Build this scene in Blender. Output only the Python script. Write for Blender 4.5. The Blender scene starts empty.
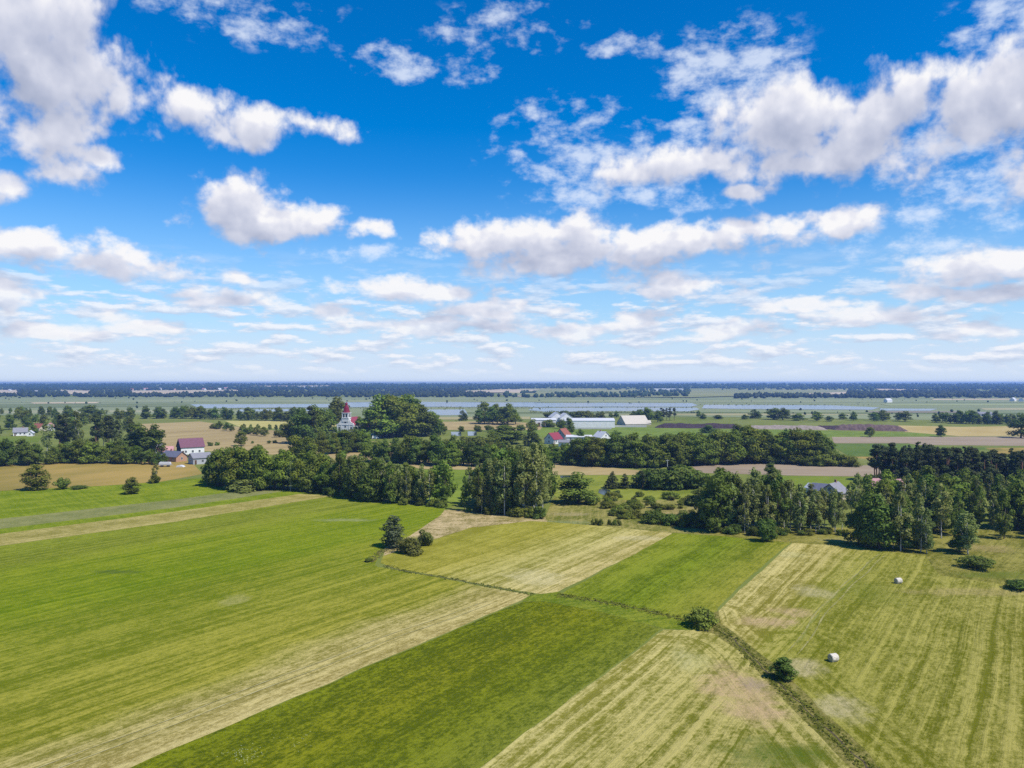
import bpy, bmesh, math, random
import numpy as np
from mathutils import Vector, Matrix

random.seed(7)
RNG = np.random.default_rng(11)
SC = bpy.context.scene
COL = SC.collection

# ------------------------------------------------------------------ camera, light, exposure
F, CX, YH, H = 780.0, 512.0, 382.5, 40.0
cam_d = bpy.data.cameras.new("camera")
cam_d.sensor_width = 36.0
cam_d.lens = 36.0 * F / 1024.0
cam_d.clip_start, cam_d.clip_end = 0.5, 60000.0
cam = bpy.data.objects.new("camera", cam_d)
cam.location = (0, 0, H)
cam.rotation_euler = (math.radians(90) - math.atan((384.0 - YH) / F), 0, 0)
COL.objects.link(cam)
SC.camera = cam

SC.view_settings.view_transform = 'Standard'
SC.view_settings.look = 'None'
SC.view_settings.gamma = 1.0
SC.view_settings.use_curve_mapping = False
SC.view_settings.exposure = 0.22
SC.render.engine = 'CYCLES'
cy = SC.cycles
cy.max_bounces = 6; cy.diffuse_bounces = 3; cy.glossy_bounces = 2; cy.transmission_bounces = 3
cy.volume_bounces = 1; cy.transparent_max_bounces = 8
cy.use_denoising = False
cy.denoiser = 'OPENIMAGEDENOISE'
cy.denoising_input_passes = 'RGB_ALBEDO_NORMAL'
cy.sample_clamp_indirect = 4.0
cy.pixel_filter_type = 'BLACKMAN_HARRIS'
SC.render.filter_size = 1.35

SUN_EL, SUN_AZ = 54.0, 124.0         # azimuth measured clockwise from +Y (the view) towards +X
el, az = math.radians(SUN_EL), math.radians(SUN_AZ)
SUNV = Vector((math.sin(az) * math.cos(el), math.cos(az) * math.cos(el), math.sin(el)))
sun_d = bpy.data.lights.new("sun", 'SUN')
sun_d.energy = 4.6
sun_d.angle = math.radians(0.53)
sun_d.color = (1.0, 0.955, 0.88)
sun = bpy.data.objects.new("sun", sun_d)
sun.rotation_euler = (-SUNV).to_track_quat('-Z', 'Y').to_euler()
sun.location = (200, 100, 300)
COL.objects.link(sun)


class NT:
    """small helper for node trees"""
    def __init__(self, nt):
        self.nt = nt
    def new(self, t, **kw):
        n = self.nt.nodes.new(t)
        for k, v in kw.items():
            setattr(n, k, v)
        return n
    def put(self, sock, v):
        if isinstance(v, bpy.types.NodeSocket):
            self.nt.links.new(v, sock)
        elif v is not None:
            sock.default_value = v
    def m(self, op, a, b=None, c=None, clamp=False):
        n = self.new('ShaderNodeMath', operation=op)
        n.use_clamp = clamp
        self.put(n.inputs[0], a); self.put(n.inputs[1], b); self.put(n.inputs[2], c)
        return n.outputs[0]
    def vm(self, op, a, b=None, c=None):
        n = self.new('ShaderNodeVectorMath', operation=op)
        self.put(n.inputs[0], a)
        if op == 'SCALE':
            self.put(n.inputs['Scale'], b)
        else:
            self.put(n.inputs[1], b); self.put(n.inputs[2], c)
        return n.outputs['Value'] if op in ('LENGTH', 'DOT_PRODUCT', 'DISTANCE') else n.outputs[0]
    def xyz(self, x=0.0, y=0.0, z=0.0):
        n = self.new('ShaderNodeCombineXYZ')
        self.put(n.inputs[0], x); self.put(n.inputs[1], y); self.put(n.inputs[2], z)
        return n.outputs[0]
    def sep(self, v):
        n = self.new('ShaderNodeSeparateXYZ'); self.put(n.inputs[0], v)
        return n.outputs
    def noise(self, vec, scale=1.0, detail=4.0, rough=0.55, dist=0.0, out=0, lac=2.0):
        n = self.new('ShaderNodeTexNoise', noise_dimensions='3D')
        self.put(n.inputs['Vector'], vec)
        n.inputs['Scale'].default_value = scale; n.inputs['Detail'].default_value = detail
        n.inputs['Roughness'].default_value = rough; n.inputs['Distortion'].default_value = dist
        n.inputs['Lacunarity'].default_value = lac
        return n.outputs[out]
    def noise2(self, vec, scale=1.0, detail=4.0, rough=0.55, lac=2.0):
        n = self.new('ShaderNodeTexNoise', noise_dimensions='2D')
        self.put(n.inputs['Vector'], vec)
        n.inputs['Scale'].default_value = scale; n.inputs['Detail'].default_value = detail
        n.inputs['Roughness'].default_value = rough; n.inputs['Lacunarity'].default_value = lac
        return n.outputs[0]
    def puffs(self, vec, scale, detail=2.0):
        n = self.new('ShaderNodeTexVoronoi', voronoi_dimensions='2D', feature='F1')
        self.put(n.inputs['Vector'], vec)
        n.inputs['Scale'].default_value = scale; n.inputs['Detail'].default_value = detail
        n.inputs['Roughness'].default_value = 0.55; n.inputs['Lacunarity'].default_value = 2.1
        n.normalize = True
        return n.outputs['Distance']
    def smooth(self, v, lo, hi, a=0.0, b=1.0):
        n = self.new('ShaderNodeMapRange', interpolation_type='SMOOTHSTEP')
        self.put(n.inputs[0], v)
        for i, q in enumerate((lo, hi, a, b)):
            self.put(n.inputs[1 + i], q)
        return n.outputs[0]
    def lin(self, v, lo, hi, a=0.0, b=1.0):
        n = self.new('ShaderNodeMapRange')
        self.put(n.inputs[0], v)
        for i, q in enumerate((lo, hi, a, b)):
            self.put(n.inputs[1 + i], q)
        return n.outputs[0]
    def mix(self, f, a, b, mode='MIX'):
        n = self.new('ShaderNodeMix', data_type='RGBA', blend_type=mode)
        n.clamp_factor = True
        self.put(n.inputs[0], f)
        self.put(n.inputs[6], a if isinstance(a, bpy.types.NodeSocket) else (*a[:3], 1.0))
        self.put(n.inputs[7], b if isinstance(b, bpy.types.NodeSocket) else (*b[:3], 1.0))
        return n.outputs[2]
    def ramp(self, f, stops):
        n = self.new('ShaderNodeValToRGB')
        r = n.color_ramp
        while len(r.elements) < len(stops):
            r.elements.new(0.5)
        for e, (p, c) in zip(r.elements, sorted(stops, key=lambda s: s[0])):
            e.position = p
        for e, (p, c) in zip(r.elements, sorted(stops, key=lambda s: s[0])):
            e.color = (*c[:3], 1.0)
        self.put(n.inputs[0], f)
        return n.outputs[0]
    def attr(self, name):
        n = self.new('ShaderNodeAttribute'); n.attribute_name = name
        return n.outputs['Fac']


# ------------------------------------------------------------------ world: sky with fair-weather clouds
def ang(px, py):
    a = math.atan((px - CX) / F)
    return a, math.atan((YH - py) / F * math.cos(a))

CUMULI = [
    (40, 72, 104, 92),   # centre and half size of each cloud body, in the degrees of the sky they cover (given as picture units, turned into angles)
    (28, 66, 92, 72), (95, 72, 46, 62), (60, 25, 70, 42), (62, 118, 62, 28), (98, 152, 36, 15), (4, 186, 26, 18),
    (203, 108, 34, 20), (258, 130, 58, 18), (312, 124, 44, 13),
    (232, 204, 50, 27), (275, 215, 68, 26), (318, 218, 34, 18), (371, 226, 22, 11),
    (20, 250, 75, 19), (105, 258, 70, 20), (160, 268, 46, 13), (5, 288, 30, 16), (8, 308, 26, 10),
    (234, 275, 27, 9), (236, 299, 72, 12), (330, 313, 44, 9), (116, 316, 34, 9), (150, 326, 50, 8), (50, 332, 60, 9),
    (428, 294, 78, 12), (492, 312, 70, 12), (450, 326, 110, 9),
    (520, 242, 95, 20), (575, 256, 110, 28), (560, 232, 60, 18), (690, 240, 112, 19), (750, 232, 56, 13),
    (706, 285, 74, 16), (580, 330, 70, 10), (640, 318, 40, 10), (740, 330, 50, 9), (815, 308, 50, 10), (860, 318, 90, 11), (990, 330, 60, 9),
    (800, 120, 80, 45), (880, 118, 95, 42), (845, 150, 110, 36), (960, 106, 80, 38), (1010, 78, 62, 36), (1020, 110, 70, 30), (790, 165, 70, 22),
    (668, 170, 80, 20), (720, 165, 50, 22), (746, 195, 27, 10),
    (960, 268, 95, 20), (1015, 262, 62, 22), (985, 290, 90, 9),
    (845, 214, 48, 15), (1100, 150, 120, 60), (-90, 140, 90, 70), (1150, 260, 110, 30), (-120, 300, 90, 20),
]
WISPS = [(255, 14, 110, 24), (190, 6, 60, 18), (412, 62, 80, 18), (470, 78, 40, 14), (505, 24, 72, 28), (585, 150, 100, 44), (735, 70, 66, 42), (700, 55, 40, 25),
         (965, 170, 100, 60), (900, 232, 110, 30), (640, 190, 120, 26), (560, 118, 60, 24), (1000, 30, 80, 30), (620, 40, 50, 14), (380, 255, 120, 8), (720, 128, 60, 26)]

def density_group(name, blobs, warp, warp_scale, sm):
    g = bpy.data.node_groups.new(name, 'ShaderNodeTree')
    g.interface.new_socket('P', in_out='INPUT', socket_type='NodeSocketVector')
    g.interface.new_socket('D', in_out='OUTPUT', socket_type='NodeSocketFloat')
    t = NT(g)
    P = t.new('NodeGroupInput').outputs[0]
    w = t.noise(P, warp_scale, 3.0, 0.55, out=1)
    w = t.vm('MULTIPLY', t.vm('SUBTRACT', w, (0.5, 0.5, 0.5)), (warp, warp * 0.55, 0.0))
    p = t.vm('ADD', P, w)
    acc = None
    for (x, y, rx, ry) in blobs:
        a, e = ang(x, y)
        kx = math.cos(a) ** 2
        l = t.vm('LENGTH', t.vm('MULTIPLY', t.vm('SUBTRACT', p, (a, e, 0)), (F / (rx * kx), F / ry / max(0.8, math.cos(a)), 0)))
        v = t.m('SUBTRACT', 1.0, l)
        acc = v if acc is None else t.m('SMOOTH_MAX', acc, v, sm)
    o = t.new('NodeGroupOutput')
    t.put(o.inputs[0], acc)
    return g

world = bpy.data.worlds.new("World")
SC.world = world
world.use_nodes = True
wt = NT(world.node_tree)
world.node_tree.nodes.clear()
sky = wt.new('ShaderNodeTexSky', sky_type='NISHITA')
sky.sun_disc = False
sky.sun_elevation = el
sky.sun_rotation = az
sky.altitude = 150.0
sky.air_density, sky.dust_density, sky.ozone_density = 1.0, 0.25, 4.0
tc = wt.new('ShaderNodeTexCoord').outputs['Generated']
DIR = wt.vm('NORMALIZE', tc)
dx, dy, dz = wt.sep(DIR)
AZ = wt.m('ARCTAN2', dx, dy)
EL = wt.m('ARCSINE', dz)
AE = wt.xyz(AZ, EL, 0.0)

cum_g = density_group("cumulus_outline", CUMULI, 0.07, 11.0, 0.14)
wis_g = density_group("wisp_outline", WISPS, 0.09, 7.0, 0.3)

def use(g, p):
    n = wt.new('ShaderNodeGroup'); n.node_tree = g
    wt.put(n.inputs[0], p)
    return n.outputs[0]

SEEDX = 55.8
def cloud_space(p):
    pa, pe, _ = wt.sep(p)
    sc = wt.m('ADD', wt.m('MULTIPLY', pe, 0.85), 0.10)          # clouds shrink towards the horizon
    return wt.xyz(wt.m('ADD', wt.m('MULTIPLY', pa, 4.4), SEEDX), wt.m('MULTIPLY', wt.m('LOGARITHM', wt.m('MAXIMUM', sc, 0.02), 2.718), 1.75), 0.3)

def amp(x, k): return wt.m('MULTIPLY', wt.m('SUBTRACT', x, 0.5), k)
Q = cloud_space(AE)
SH = wt.vm('ADD', AE, (0.006, 0.026, 0.0))                       # a little way up, towards the sun
Q2 = cloud_space(SH)
B1, B2 = use(cum_g, AE), use(cum_g, SH)
QJ = wt.vm('ADD', Q, wt.vm('MULTIPLY', wt.vm('SUBTRACT', wt.noise(Q, 6.0, 3.0, 0.6, out=1), (0.5, 0.5, 0.5)), (0.16, 0.12, 0.0)))
QJ2 = wt.vm('ADD', QJ, wt.vm('SUBTRACT', Q2, Q))
N1 = wt.noise2(Q, 3.1, 9.0, 0.60)
S1 = wt.noise2(Q, 3.1, 3.5, 0.60)
S2 = wt.noise2(Q2, 3.1, 3.5, 0.60)
V1 = wt.puffs(QJ, 5.5)
V2 = wt.puffs(QJ2, 5.5)
D1 = wt.m('ADD', wt.m('ADD', B1, 0.12), wt.m('ADD', amp(N1, 2.5), wt.m('MULTIPLY', wt.m('SUBTRACT', 0.27, V1), 1.05)))
A1 = wt.smooth(D1, -0.10, 0.68)
lit = wt.m('ADD', wt.m('MULTIPLY', wt.m('SUBTRACT', B1, B2), 0.62), wt.m('MULTIPLY', wt.m('SUBTRACT', S1, S2), 1.5))
lit = wt.m('ADD', lit, wt.m('MULTIPLY', wt.m('SUBTRACT', V2, V1), 0.75))
lit = wt.m('ADD', lit, amp(N1, 0.7))
thick = wt.smooth(D1, 0.35, 1.4)
lit = wt.m('SUBTRACT', lit, wt.m('MULTIPLY', thick, 0.46))
ccol = wt.ramp(wt.lin(lit, -0.72, 0.50), [(0.0, (0.33, 0.375, 0.51)), (0.34, (0.44, 0.475, 0.60)), (0.64, (0.56, 0.585, 0.69)), (0.86, (0.69, 0.70, 0.775)), (1.0, (0.82, 0.815, 0.83))])

# thin mottled wisps
QW = wt.vm('MULTIPLY', AE, (26.0, 44.0, 1.0))
WD = use(wis_g, AE)
wn = wt.noise2(QW, 1.0, 7.0, 0.60)
wn2 = wt.noise2(Q, 1.6, 3.0, 0.5)
A2 = wt.m('MULTIPLY', wt.smooth(wt.m('ADD', wt.m('MULTIPLY', wt.m('SUBTRACT', wn, 0.5), 2.6), wt.m('ADD', wt.m('MULTIPLY', wt.m('SUBTRACT', wn2, 0.5), 1.2), wt.m('MULTIPLY', wt.m('MINIMUM', WD, 0.5), 0.95))), 0.05, 1.15), 0.72)
A2 = wt.m('MULTIPLY', A2, wt.smooth(WD, -0.45, 0.15))

# distant banks low over the horizon
qb = wt.xyz(wt.m('MULTIPLY', AZ, 15.0), wt.m('MULTIPLY', EL, 62.0), 1.7)
bn = wt.noise2(qb, 1.0, 8.0, 0.60)
bn_up = wt.noise2(wt.vm('ADD', qb, (0.05, 0.30, 0.0)), 1.0, 5.0, 0.60)
bmask = wt.m('MULTIPLY', wt.smooth(EL, 0.004, 0.03), wt.smooth(EL, 0.17, 0.08))
A3 = wt.m('MULTIPLY', wt.smooth(bn, 0.43, 0.60), wt.m('MULTIPLY', bmask, 0.80))
bcol = wt.ramp(wt.lin(wt.m('SUBTRACT', bn, bn_up), -0.12, 0.14), [(0.0, (0.47, 0.54, 0.68)), (0.5, (0.62, 0.67, 0.78)), (1.0, (0.82, 0.82, 0.85))])

hs = wt.new('ShaderNodeHueSaturation')
hs.inputs['Hue'].default_value = 0.507
hs.inputs['Saturation'].default_value = 1.48
hs.inputs['Value'].default_value = 1.12
wt.put(hs.inputs['Color'], sky.outputs[0])
WS = 0.12
def sky_units(c):
    return wt.vm('SCALE', c, 1.0 / WS)
c = hs.outputs[0]
c = wt.mix(wt.smooth(EL, 0.27, -0.02, 0.0, 0.86), c, sky_units(wt.xyz(0.35, 0.57, 0.84)))   # thin high veil, thickest towards the horizon
c = wt.mix(wt.smooth(EL, 0.095, 0.0, 0.0, 0.85), c, sky_units(wt.xyz(0.60, 0.68, 0.81)))
c = wt.mix(A3, c, sky_units(bcol))
c = wt.mix(A2, c, sky_units(wt.xyz(0.72, 0.78, 0.88)))
low = wt.smooth(EL, 0.0, 0.16, 0.72, 1.0)
c = wt.mix(wt.m('MULTIPLY', A1, low), c, sky_units(ccol))
bg = wt.new('ShaderNodeBackground')
bg.inputs['Strength'].default_value = WS
wt.put(bg.inputs['Color'], c)
wo = wt.new('ShaderNodeOutputWorld')
wt.put(wo.inputs['Surface'], bg.outputs[0])
world.cycles.sampling_method = 'MANUAL'
world.cycles.sample_map_resolution = 512

# ------------------------------------------------------------------ terrain
def terrain(y):
    if y < 2250:
        return 0.0
    t = min(1.0, (y - 2250) / 5200.0)
    return 27.0 * t * t * (3 - 2 * t) * 0.75 + 27.0 * t * 0.25

def G(px, py, ymax=11500.0):
    """the point of the ground seen at picture position (px, py), found by following the line of sight down to the terrain"""
    k = (py - YH) / F
    lo, hi = 20.0, ymax
    f = lambda y: H - k * y - terrain(y)
    if f(hi) > 0:
        y = hi
    else:
        for _ in range(50):
            mid = 0.5 * (lo + hi)
            if f(mid) > 0: lo = mid
            else: hi = mid
        y = 0.5 * (lo + hi)
    return Vector(((px - CX) / F * y, y, terrain(y)))

ROWS = [-500, -100, 0, 50, 100, 200, 300, 500, 800, 1100, 1500, 2000] + list(range(2250, 7600, 150)) + [8000, 9000, 10000, 11000, 12000]

def tag(o, label=None, cat=None, group=None, kind=None):
    if label: o['label'] = label
    if cat: o['category'] = cat
    if group: o['group'] = group
    if kind: o['kind'] = kind
    return o

def link(name, me, mat=None, parent=None):
    o = bpy.data.objects.new(name, me)
    COL.objects.link(o)
    if mat and not me.materials:
        me.materials.append(mat)
    if parent:
        o.parent = parent
    return o

def empty(name, loc, rz=0.0, s=1.0):
    o = bpy.data.objects.new(name, None)
    o.location = loc; o.rotation_euler = (0, 0, rz); o.scale = (s, s, s) if not hasattr(s, '__len__') else s
    o.empty_display_size = 0.5
    COL.objects.link(o)
    return o

def mesh_np(name, verts, faces):
    me = bpy.data.meshes.new(name)
    me.from_pydata([tuple(v) for v in verts], [], [tuple(f) for f in faces])
    me.update()
    return me

def principled(nt, base, rough=0.9, spec=0.15, normal=None):
    p = nt.new('ShaderNodeBsdfPrincipled')
    nt.put(p.inputs['Base Color'], base if isinstance(base, bpy.types.NodeSocket) else (*base[:3], 1))
    nt.put(p.inputs['Roughness'], rough)
    p.inputs['Specular IOR Level'].default_value = spec
    if normal is not None:
        nt.put(p.inputs['Normal'], normal)
    return p

def material(name):
    mt = bpy.data.materials.new(name)
    mt.use_nodes = True
    mt.node_tree.nodes.clear()
    return mt, NT(mt.node_tree)

def finish(nt, shader):
    o = nt.new('ShaderNodeOutputMaterial')
    nt.put(o.inputs['Surface'], shader.outputs[0] if not isinstance(shader, bpy.types.NodeSocket) else shader)

def rough_mat(name, c1, c2, scale=1.5, rough=0.85, spec=0.2, bump=0.0, space='obj', stretch=(1, 1, 1)):
    mt, n = material(name)
    if space == 'obj':
        v = n.new('ShaderNodeTexCoord').outputs['Object']
    else:
        v = n.new('ShaderNodeNewGeometry').outputs['Position']
    v = n.vm('MULTIPLY', v, stretch)
    f = n.noise(v, scale, 6.0, 0.65)
    nm = None
    if bump:
        b = n.new('ShaderNodeBump'); b.inputs['Strength'].default_value = bump; b.inputs['Distance'].default_value = 0.1
        n.put(b.inputs['Height'], f); nm = b.outputs[0]
    finish(n, principled(n, n.mix(n.lin(f, 0.3, 0.7), c1, c2), rough, spec, nm))
    return mt

import mathutils.noise as NZ
# ---- fields --------------------------------------------------------------
def poly_mesh(name, pts, grid, lift):
    """a flat polygon cut along a grid so that attributes and the lie of the land can be stored per vertex"""
    bm = bmesh.new()
    vs = [bm.verts.new((p.x, p.y, 0)) for p in pts]
    f = bm.faces.new(vs)
    bmesh.ops.triangulate(bm, faces=[f])
    x0, x1 = min(p.x for p in pts), max(p.x for p in pts)
    y0, y1 = min(p.y for p in pts), max(p.y for p in pts)
    cuts = []
    if grid and y1 < 420:
        cuts += [((x, 0, 0), (1, 0, 0)) for x in np.arange(x0 + grid, x1, grid)]
        cuts += [((0, y, 0), (0, 1, 0)) for y in np.arange(y0 + grid, y1, grid)]
    else:
        cuts += [((0, y, 0), (0, 1, 0)) for y in ROWS if y0 < y < y1 and y >= 2000]
    for co, no in cuts:
        bmesh.ops.bisect_plane(bm, geom=bm.verts[:] + bm.edges[:] + bm.faces[:], plane_co=co, plane_no=no)
    if grid:                                   # a ploughed or mown edge is never ruler-straight
        for v in bm.verts:
            w = NZ.noise_vector(Vector((v.co.x * 0.21, v.co.y * 0.21, 2.0))) * 0.42
            v.co.x += w.x; v.co.y += w.y
    for v in bm.verts:
        v.co.z = terrain(v.co.y) + lift
    bmesh.ops.recalc_face_normals(bm, faces=bm.faces)
    if sum(fc.normal.z for fc in bm.faces) < 0:
        bmesh.ops.reverse_faces(bm, faces=bm.faces)
    me = bpy.data.meshes.new(name)
    bm.to_mesh(me); bm.free()
    return me

LAYERS = [0]
def lift_for(layer, pts):
    y = sum(p.y for p in pts) / len(pts)
    LAYERS[0] += 1
    return 0.0011 * LAYERS[0] * max(1.0, (y / 700.0) ** 2) + layer * max(0.004, 0.02 * (y / 700.0) ** 2 if y > 320 else 0.004)

def line_dist(co, a, b):
    d = (b - a); d.z = 0; d.normalize()
    return abs(-(co.x - a.x) * d.y + (co.y - a.y) * d.x)

def seg_dist(co, pl):
    best = 1e9
    for a, b in zip(pl[:-1], pl[1:]):
        ab = (b - a).xy; t = max(0, min(1, (co.xy - a.xy).dot(ab) / max(ab.dot(ab), 1e-6)))
        best = min(best, (co.xy - a.xy - ab * t).length)
    return best

def grade(st):
    return [(p, (c[0] * (1.10 if c[1] > c[0] else 1.0), c[1] * (0.94 if c[1] > c[0] else 0.925), c[2] * (0.80 if c[1] > c[0] else 0.88))) for p, c in st]

def near_field(name, label, poly, lineA, lineB, lo, hi, period=2.4, stripe=0.55, mott=0.5, patches=(), head=None, head_w=9.0,
               layer=2, angle=58.0, tuft=0.6, contrast=1.0, streak=0.5, mscale=1.0):
    lo, hi = grade(lo), grade(hi)
    pts = [G(*p) for p in poly]
    me = poly_mesh(name, pts, 5.0, lift_for(layer, pts))
    a0, a1 = G(*lineA[0]), G(*lineA[1])
    if isinstance(lineB, (int, float)):
        width, b = float(lineB), None
    else:
        b = (G(*lineB[0]), G(*lineB[1])); width = 0.5 * (line_dist(b[0], a0, a1) + line_dist(b[1], a0, a1))
    av = me.attributes.new('across', 'FLOAT', 'POINT')
    ah = me.attributes.new('edge', 'FLOAT', 'POINT')
    hp = [G(*p) for p in head] if head else None
    for i, v in enumerate(me.vertices):
        d1 = line_dist(v.co, a0, a1)
        av.data[i].value = d1 / width if b is None else d1 / max(1e-4, d1 + line_dist(v.co, *b))
        ah.data[i].value = seg_dist(v.co, hp) if hp else 999.0
    mt, n = material(name)
    pos = n.new('ShaderNodeNewGeometry').outputs['Position']
    v = n.attr('across'); e = n.attr('edge')
    th = math.radians(angle)
    along = n.vm('DOT_PRODUCT', pos, (math.cos(th), math.sin(th), 0))
    w1 = n.noise(pos, 0.035, 3.0, 0.5)
    w2 = n.noise(pos, 0.35, 3.0, 0.6)
    warp = n.m('ADD', n.m('MULTIPLY', n.m('SUBTRACT', w1, 0.5), 1.6), n.m('MULTIPLY', n.m('SUBTRACT', w2, 0.5), 0.45))
    vj = n.m('ADD', v, n.m('MULTIPLY', n.m('SUBTRACT', w1, 0.5), 0.10))
    def stripes(coord):
        t = n.m('ADD', coord, warp)
        s1 = n.m('MULTIPLY_ADD', n.m('SINE', n.m('MULTIPLY', t, 2 * math.pi / period)), 0.5, 0.5)
        s2 = n.noise(n.xyz(n.m('DIVIDE', t, period * 1.1), n.m('MULTIPLY', along, 0.004), 3.0), 1.0, 5.0, 0.7)
        s3 = n.noise(n.xyz(n.m('DIVIDE', t, 0.55), n.m('MULTIPLY', along, 0.03), 8.0), 1.0, 3.0, 0.6)
        s = n.m('ADD', n.m('MULTIPLY', s1, 0.22), n.m('ADD', n.m('MULTIPLY', n.lin(s2, 0.32, 0.68), 0.55), n.m('MULTIPLY', n.lin(s3, 0.34, 0.66), 0.33)))
        return s
    S = stripes(n.m('MULTIPLY', v, width))
    clump = n.noise(n.xyz(n.m('MULTIPLY', along, 0.45 * mscale), n.m('MULTIPLY', n.vm('DOT_PRODUCT', pos, (-math.sin(th), math.cos(th), 0)), 1.1 * mscale), 5.0), 1.0, 6.0, 0.7)
    if hp:
        S = n.mix(n.smooth(n.m('ADD', e, n.m('MULTIPLY', warp, 0.8)), head_w - 0.8, head_w + 0.8), stripes(e), S)
    fine = n.noise(pos, 1.5 * mscale, 6.0, 0.82)
    mid = n.noise(n.vm('MULTIPLY', pos, (1, 1, 1)), 0.16 * mscale, 5.0, 0.6)
    # broad streaks along the working direction
    across = n.vm('DOT_PRODUCT', pos, (-math.sin(th), math.cos(th), 0))
    big = n.noise(n.xyz(n.m('MULTIPLY', along, 0.016), n.m('MULTIPLY', across, 0.11), 0.0), 1.0, 4.0, 0.6)
    f = n.m('ADD', n.m('MULTIPLY', n.m('SUBTRACT', S, 0.55), stripe * 1.7),
            n.m('ADD', n.m('ADD', n.m('MULTIPLY', n.m('SUBTRACT', fine, 0.5), tuft * 5.0), n.m('MULTIPLY', n.m('SUBTRACT', clump, 0.5), 0.8 + tuft * 2.6)),
                n.m('ADD', n.m('MULTIPLY', n.m('SUBTRACT', mid, 0.5), mott * 3.0), n.m('MULTIPLY', n.m('SUBTRACT', big, 0.5), streak * 3.0))))
    ln = n.noise(n.xyz(n.m('DIVIDE', n.m('ADD', n.m('MULTIPLY', v, width), warp), 0.9), n.m('MULTIPLY', along, 0.012), 11.0), 1.0, 2.0, 0.5)
    f = n.m('SUBTRACT', f, n.m('MULTIPLY', n.smooth(ln, 0.43, 0.33), 0.55 * stripe))      # wheel and mower lines
    f = n.m('ADD', f, n.m('MULTIPLY', n.smooth(ln, 0.58, 0.68), 0.55 * stripe))
    f = n.m('ADD', n.m('MULTIPLY', f, contrast * 1.25), 0.47, clamp=True)
    c = n.mix(f, n.ramp(vj, lo), n.ramp(vj, hi))
    pw = n.noise(pos, 0.22, 6.0, 0.7)
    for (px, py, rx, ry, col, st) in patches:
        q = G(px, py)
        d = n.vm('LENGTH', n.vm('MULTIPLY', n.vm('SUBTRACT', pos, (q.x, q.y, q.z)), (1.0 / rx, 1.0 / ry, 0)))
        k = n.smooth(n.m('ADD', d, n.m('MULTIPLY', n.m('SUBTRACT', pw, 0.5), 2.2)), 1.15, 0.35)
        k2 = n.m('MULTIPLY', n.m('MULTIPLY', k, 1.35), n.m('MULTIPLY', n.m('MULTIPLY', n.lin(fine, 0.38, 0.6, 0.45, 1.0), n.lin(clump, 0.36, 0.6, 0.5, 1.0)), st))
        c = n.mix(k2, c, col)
    # clumps of darker stalks and pale specks: colour of single tufts, a few tenths of a metre
    sp = n.noise(pos, 3.6, 4.0, 0.8)
    c = n.mix(n.smooth(sp, 0.40, 0.20, 0.0, 0.55), c, (0.035, 0.055, 0.012))
    c = n.mix(n.smooth(sp, 0.64, 0.80, 0.0, 0.40 * tuft), c, (0.42, 0.40, 0.17))
    bmp = n.new('ShaderNodeBump'); bmp.inputs['Strength'].default_value = 0.8; bmp.inputs['Distance'].default_value = 0.35
    n.put(bmp.inputs['Height'], n.m('ADD', n.m('MULTIPLY', fine, 0.7), n.m('MULTIPLY', S, 0.55)))
    finish(n, principled(n, c, 0.95, 0.0, bmp.outputs[0]))
    me.materials.append(mt)
    o = link(name, me)
    tag(o, label, 'field', None, 'structure')
    return o

FIELD_MATS = {}
def field_mat(c1, c2, scale, stretch):
    k = (c1, c2, scale, stretch)
    if k not in FIELD_MATS:
        mt, n = material('field_soil_and_crop')
        pos = n.new('ShaderNodeNewGeometry').outputs['Position']
        th = math.radians(58 if stretch >= 0 else 0); sx = abs(stretch)
        al = n.vm('DOT_PRODUCT', pos, (math.cos(th), math.sin(th), 0)); ac = n.vm('DOT_PRODUCT', pos, (-math.sin(th), math.cos(th), 0))
        q = n.xyz(n.m('DIVIDE', al, max(1.0, sx)), ac, 0)
        a = n.noise(q, scale, 6.0, 0.65); b = n.noise(pos, scale * 0.17, 4.0, 0.55); s = n.noise(pos, 1.6, 4.0, 0.7)
        f = n.m('ADD', n.m('MULTIPLY', n.m('SUBTRACT', a, 0.5), 1.9), n.m('ADD', n.m('MULTIPLY', n.m('SUBTRACT', b, 0.5), 1.7), n.m('MULTIPLY', n.m('SUBTRACT', s, 0.5), 0.9)))
        c = n.mix(n.m('ADD', f, 0.5, clamp=True), c1, c2)
        finish(n, principled(n, c, 0.95, 0.08))
        FIELD_MATS[k] = mt
    return FIELD_MATS[k]

def field(name, label, poly, c1, c2, scale=0.15, stretch=4.0, layer=2):
    pts = [G(*p) for p in poly]
    me = poly_mesh(name, pts, None, lift_for(layer, pts))
    me.materials.append(field_mat(c1, c2, scale, stretch))
    return tag(link(name, me), label, 'field', None, 'structure')

# base ground, one sheet out past the skyline
vs, fs = [], []
for i, y in enumerate(ROWS):
    vs += [(-9500, y, terrain(y)), (9500, y, terrain(y))]
    if i: fs.append((2 * i - 2, 2 * i - 1, 2 * i + 1, 2 * i))
g = link('ground', mesh_np('ground', vs, fs), field_mat((0.115, 0.145, 0.020), (0.20, 0.21, 0.050), 0.05, 3.0))
tag(g, 'grassy plain that lies under all the fields and woods', 'ground', None, 'structure')

GR, GB, OL, ST = (0.115, 0.190, 0.014), (0.175, 0.260, 0.018), (0.185, 0.205, 0.032), (0.42, 0.385, 0.130)
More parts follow.
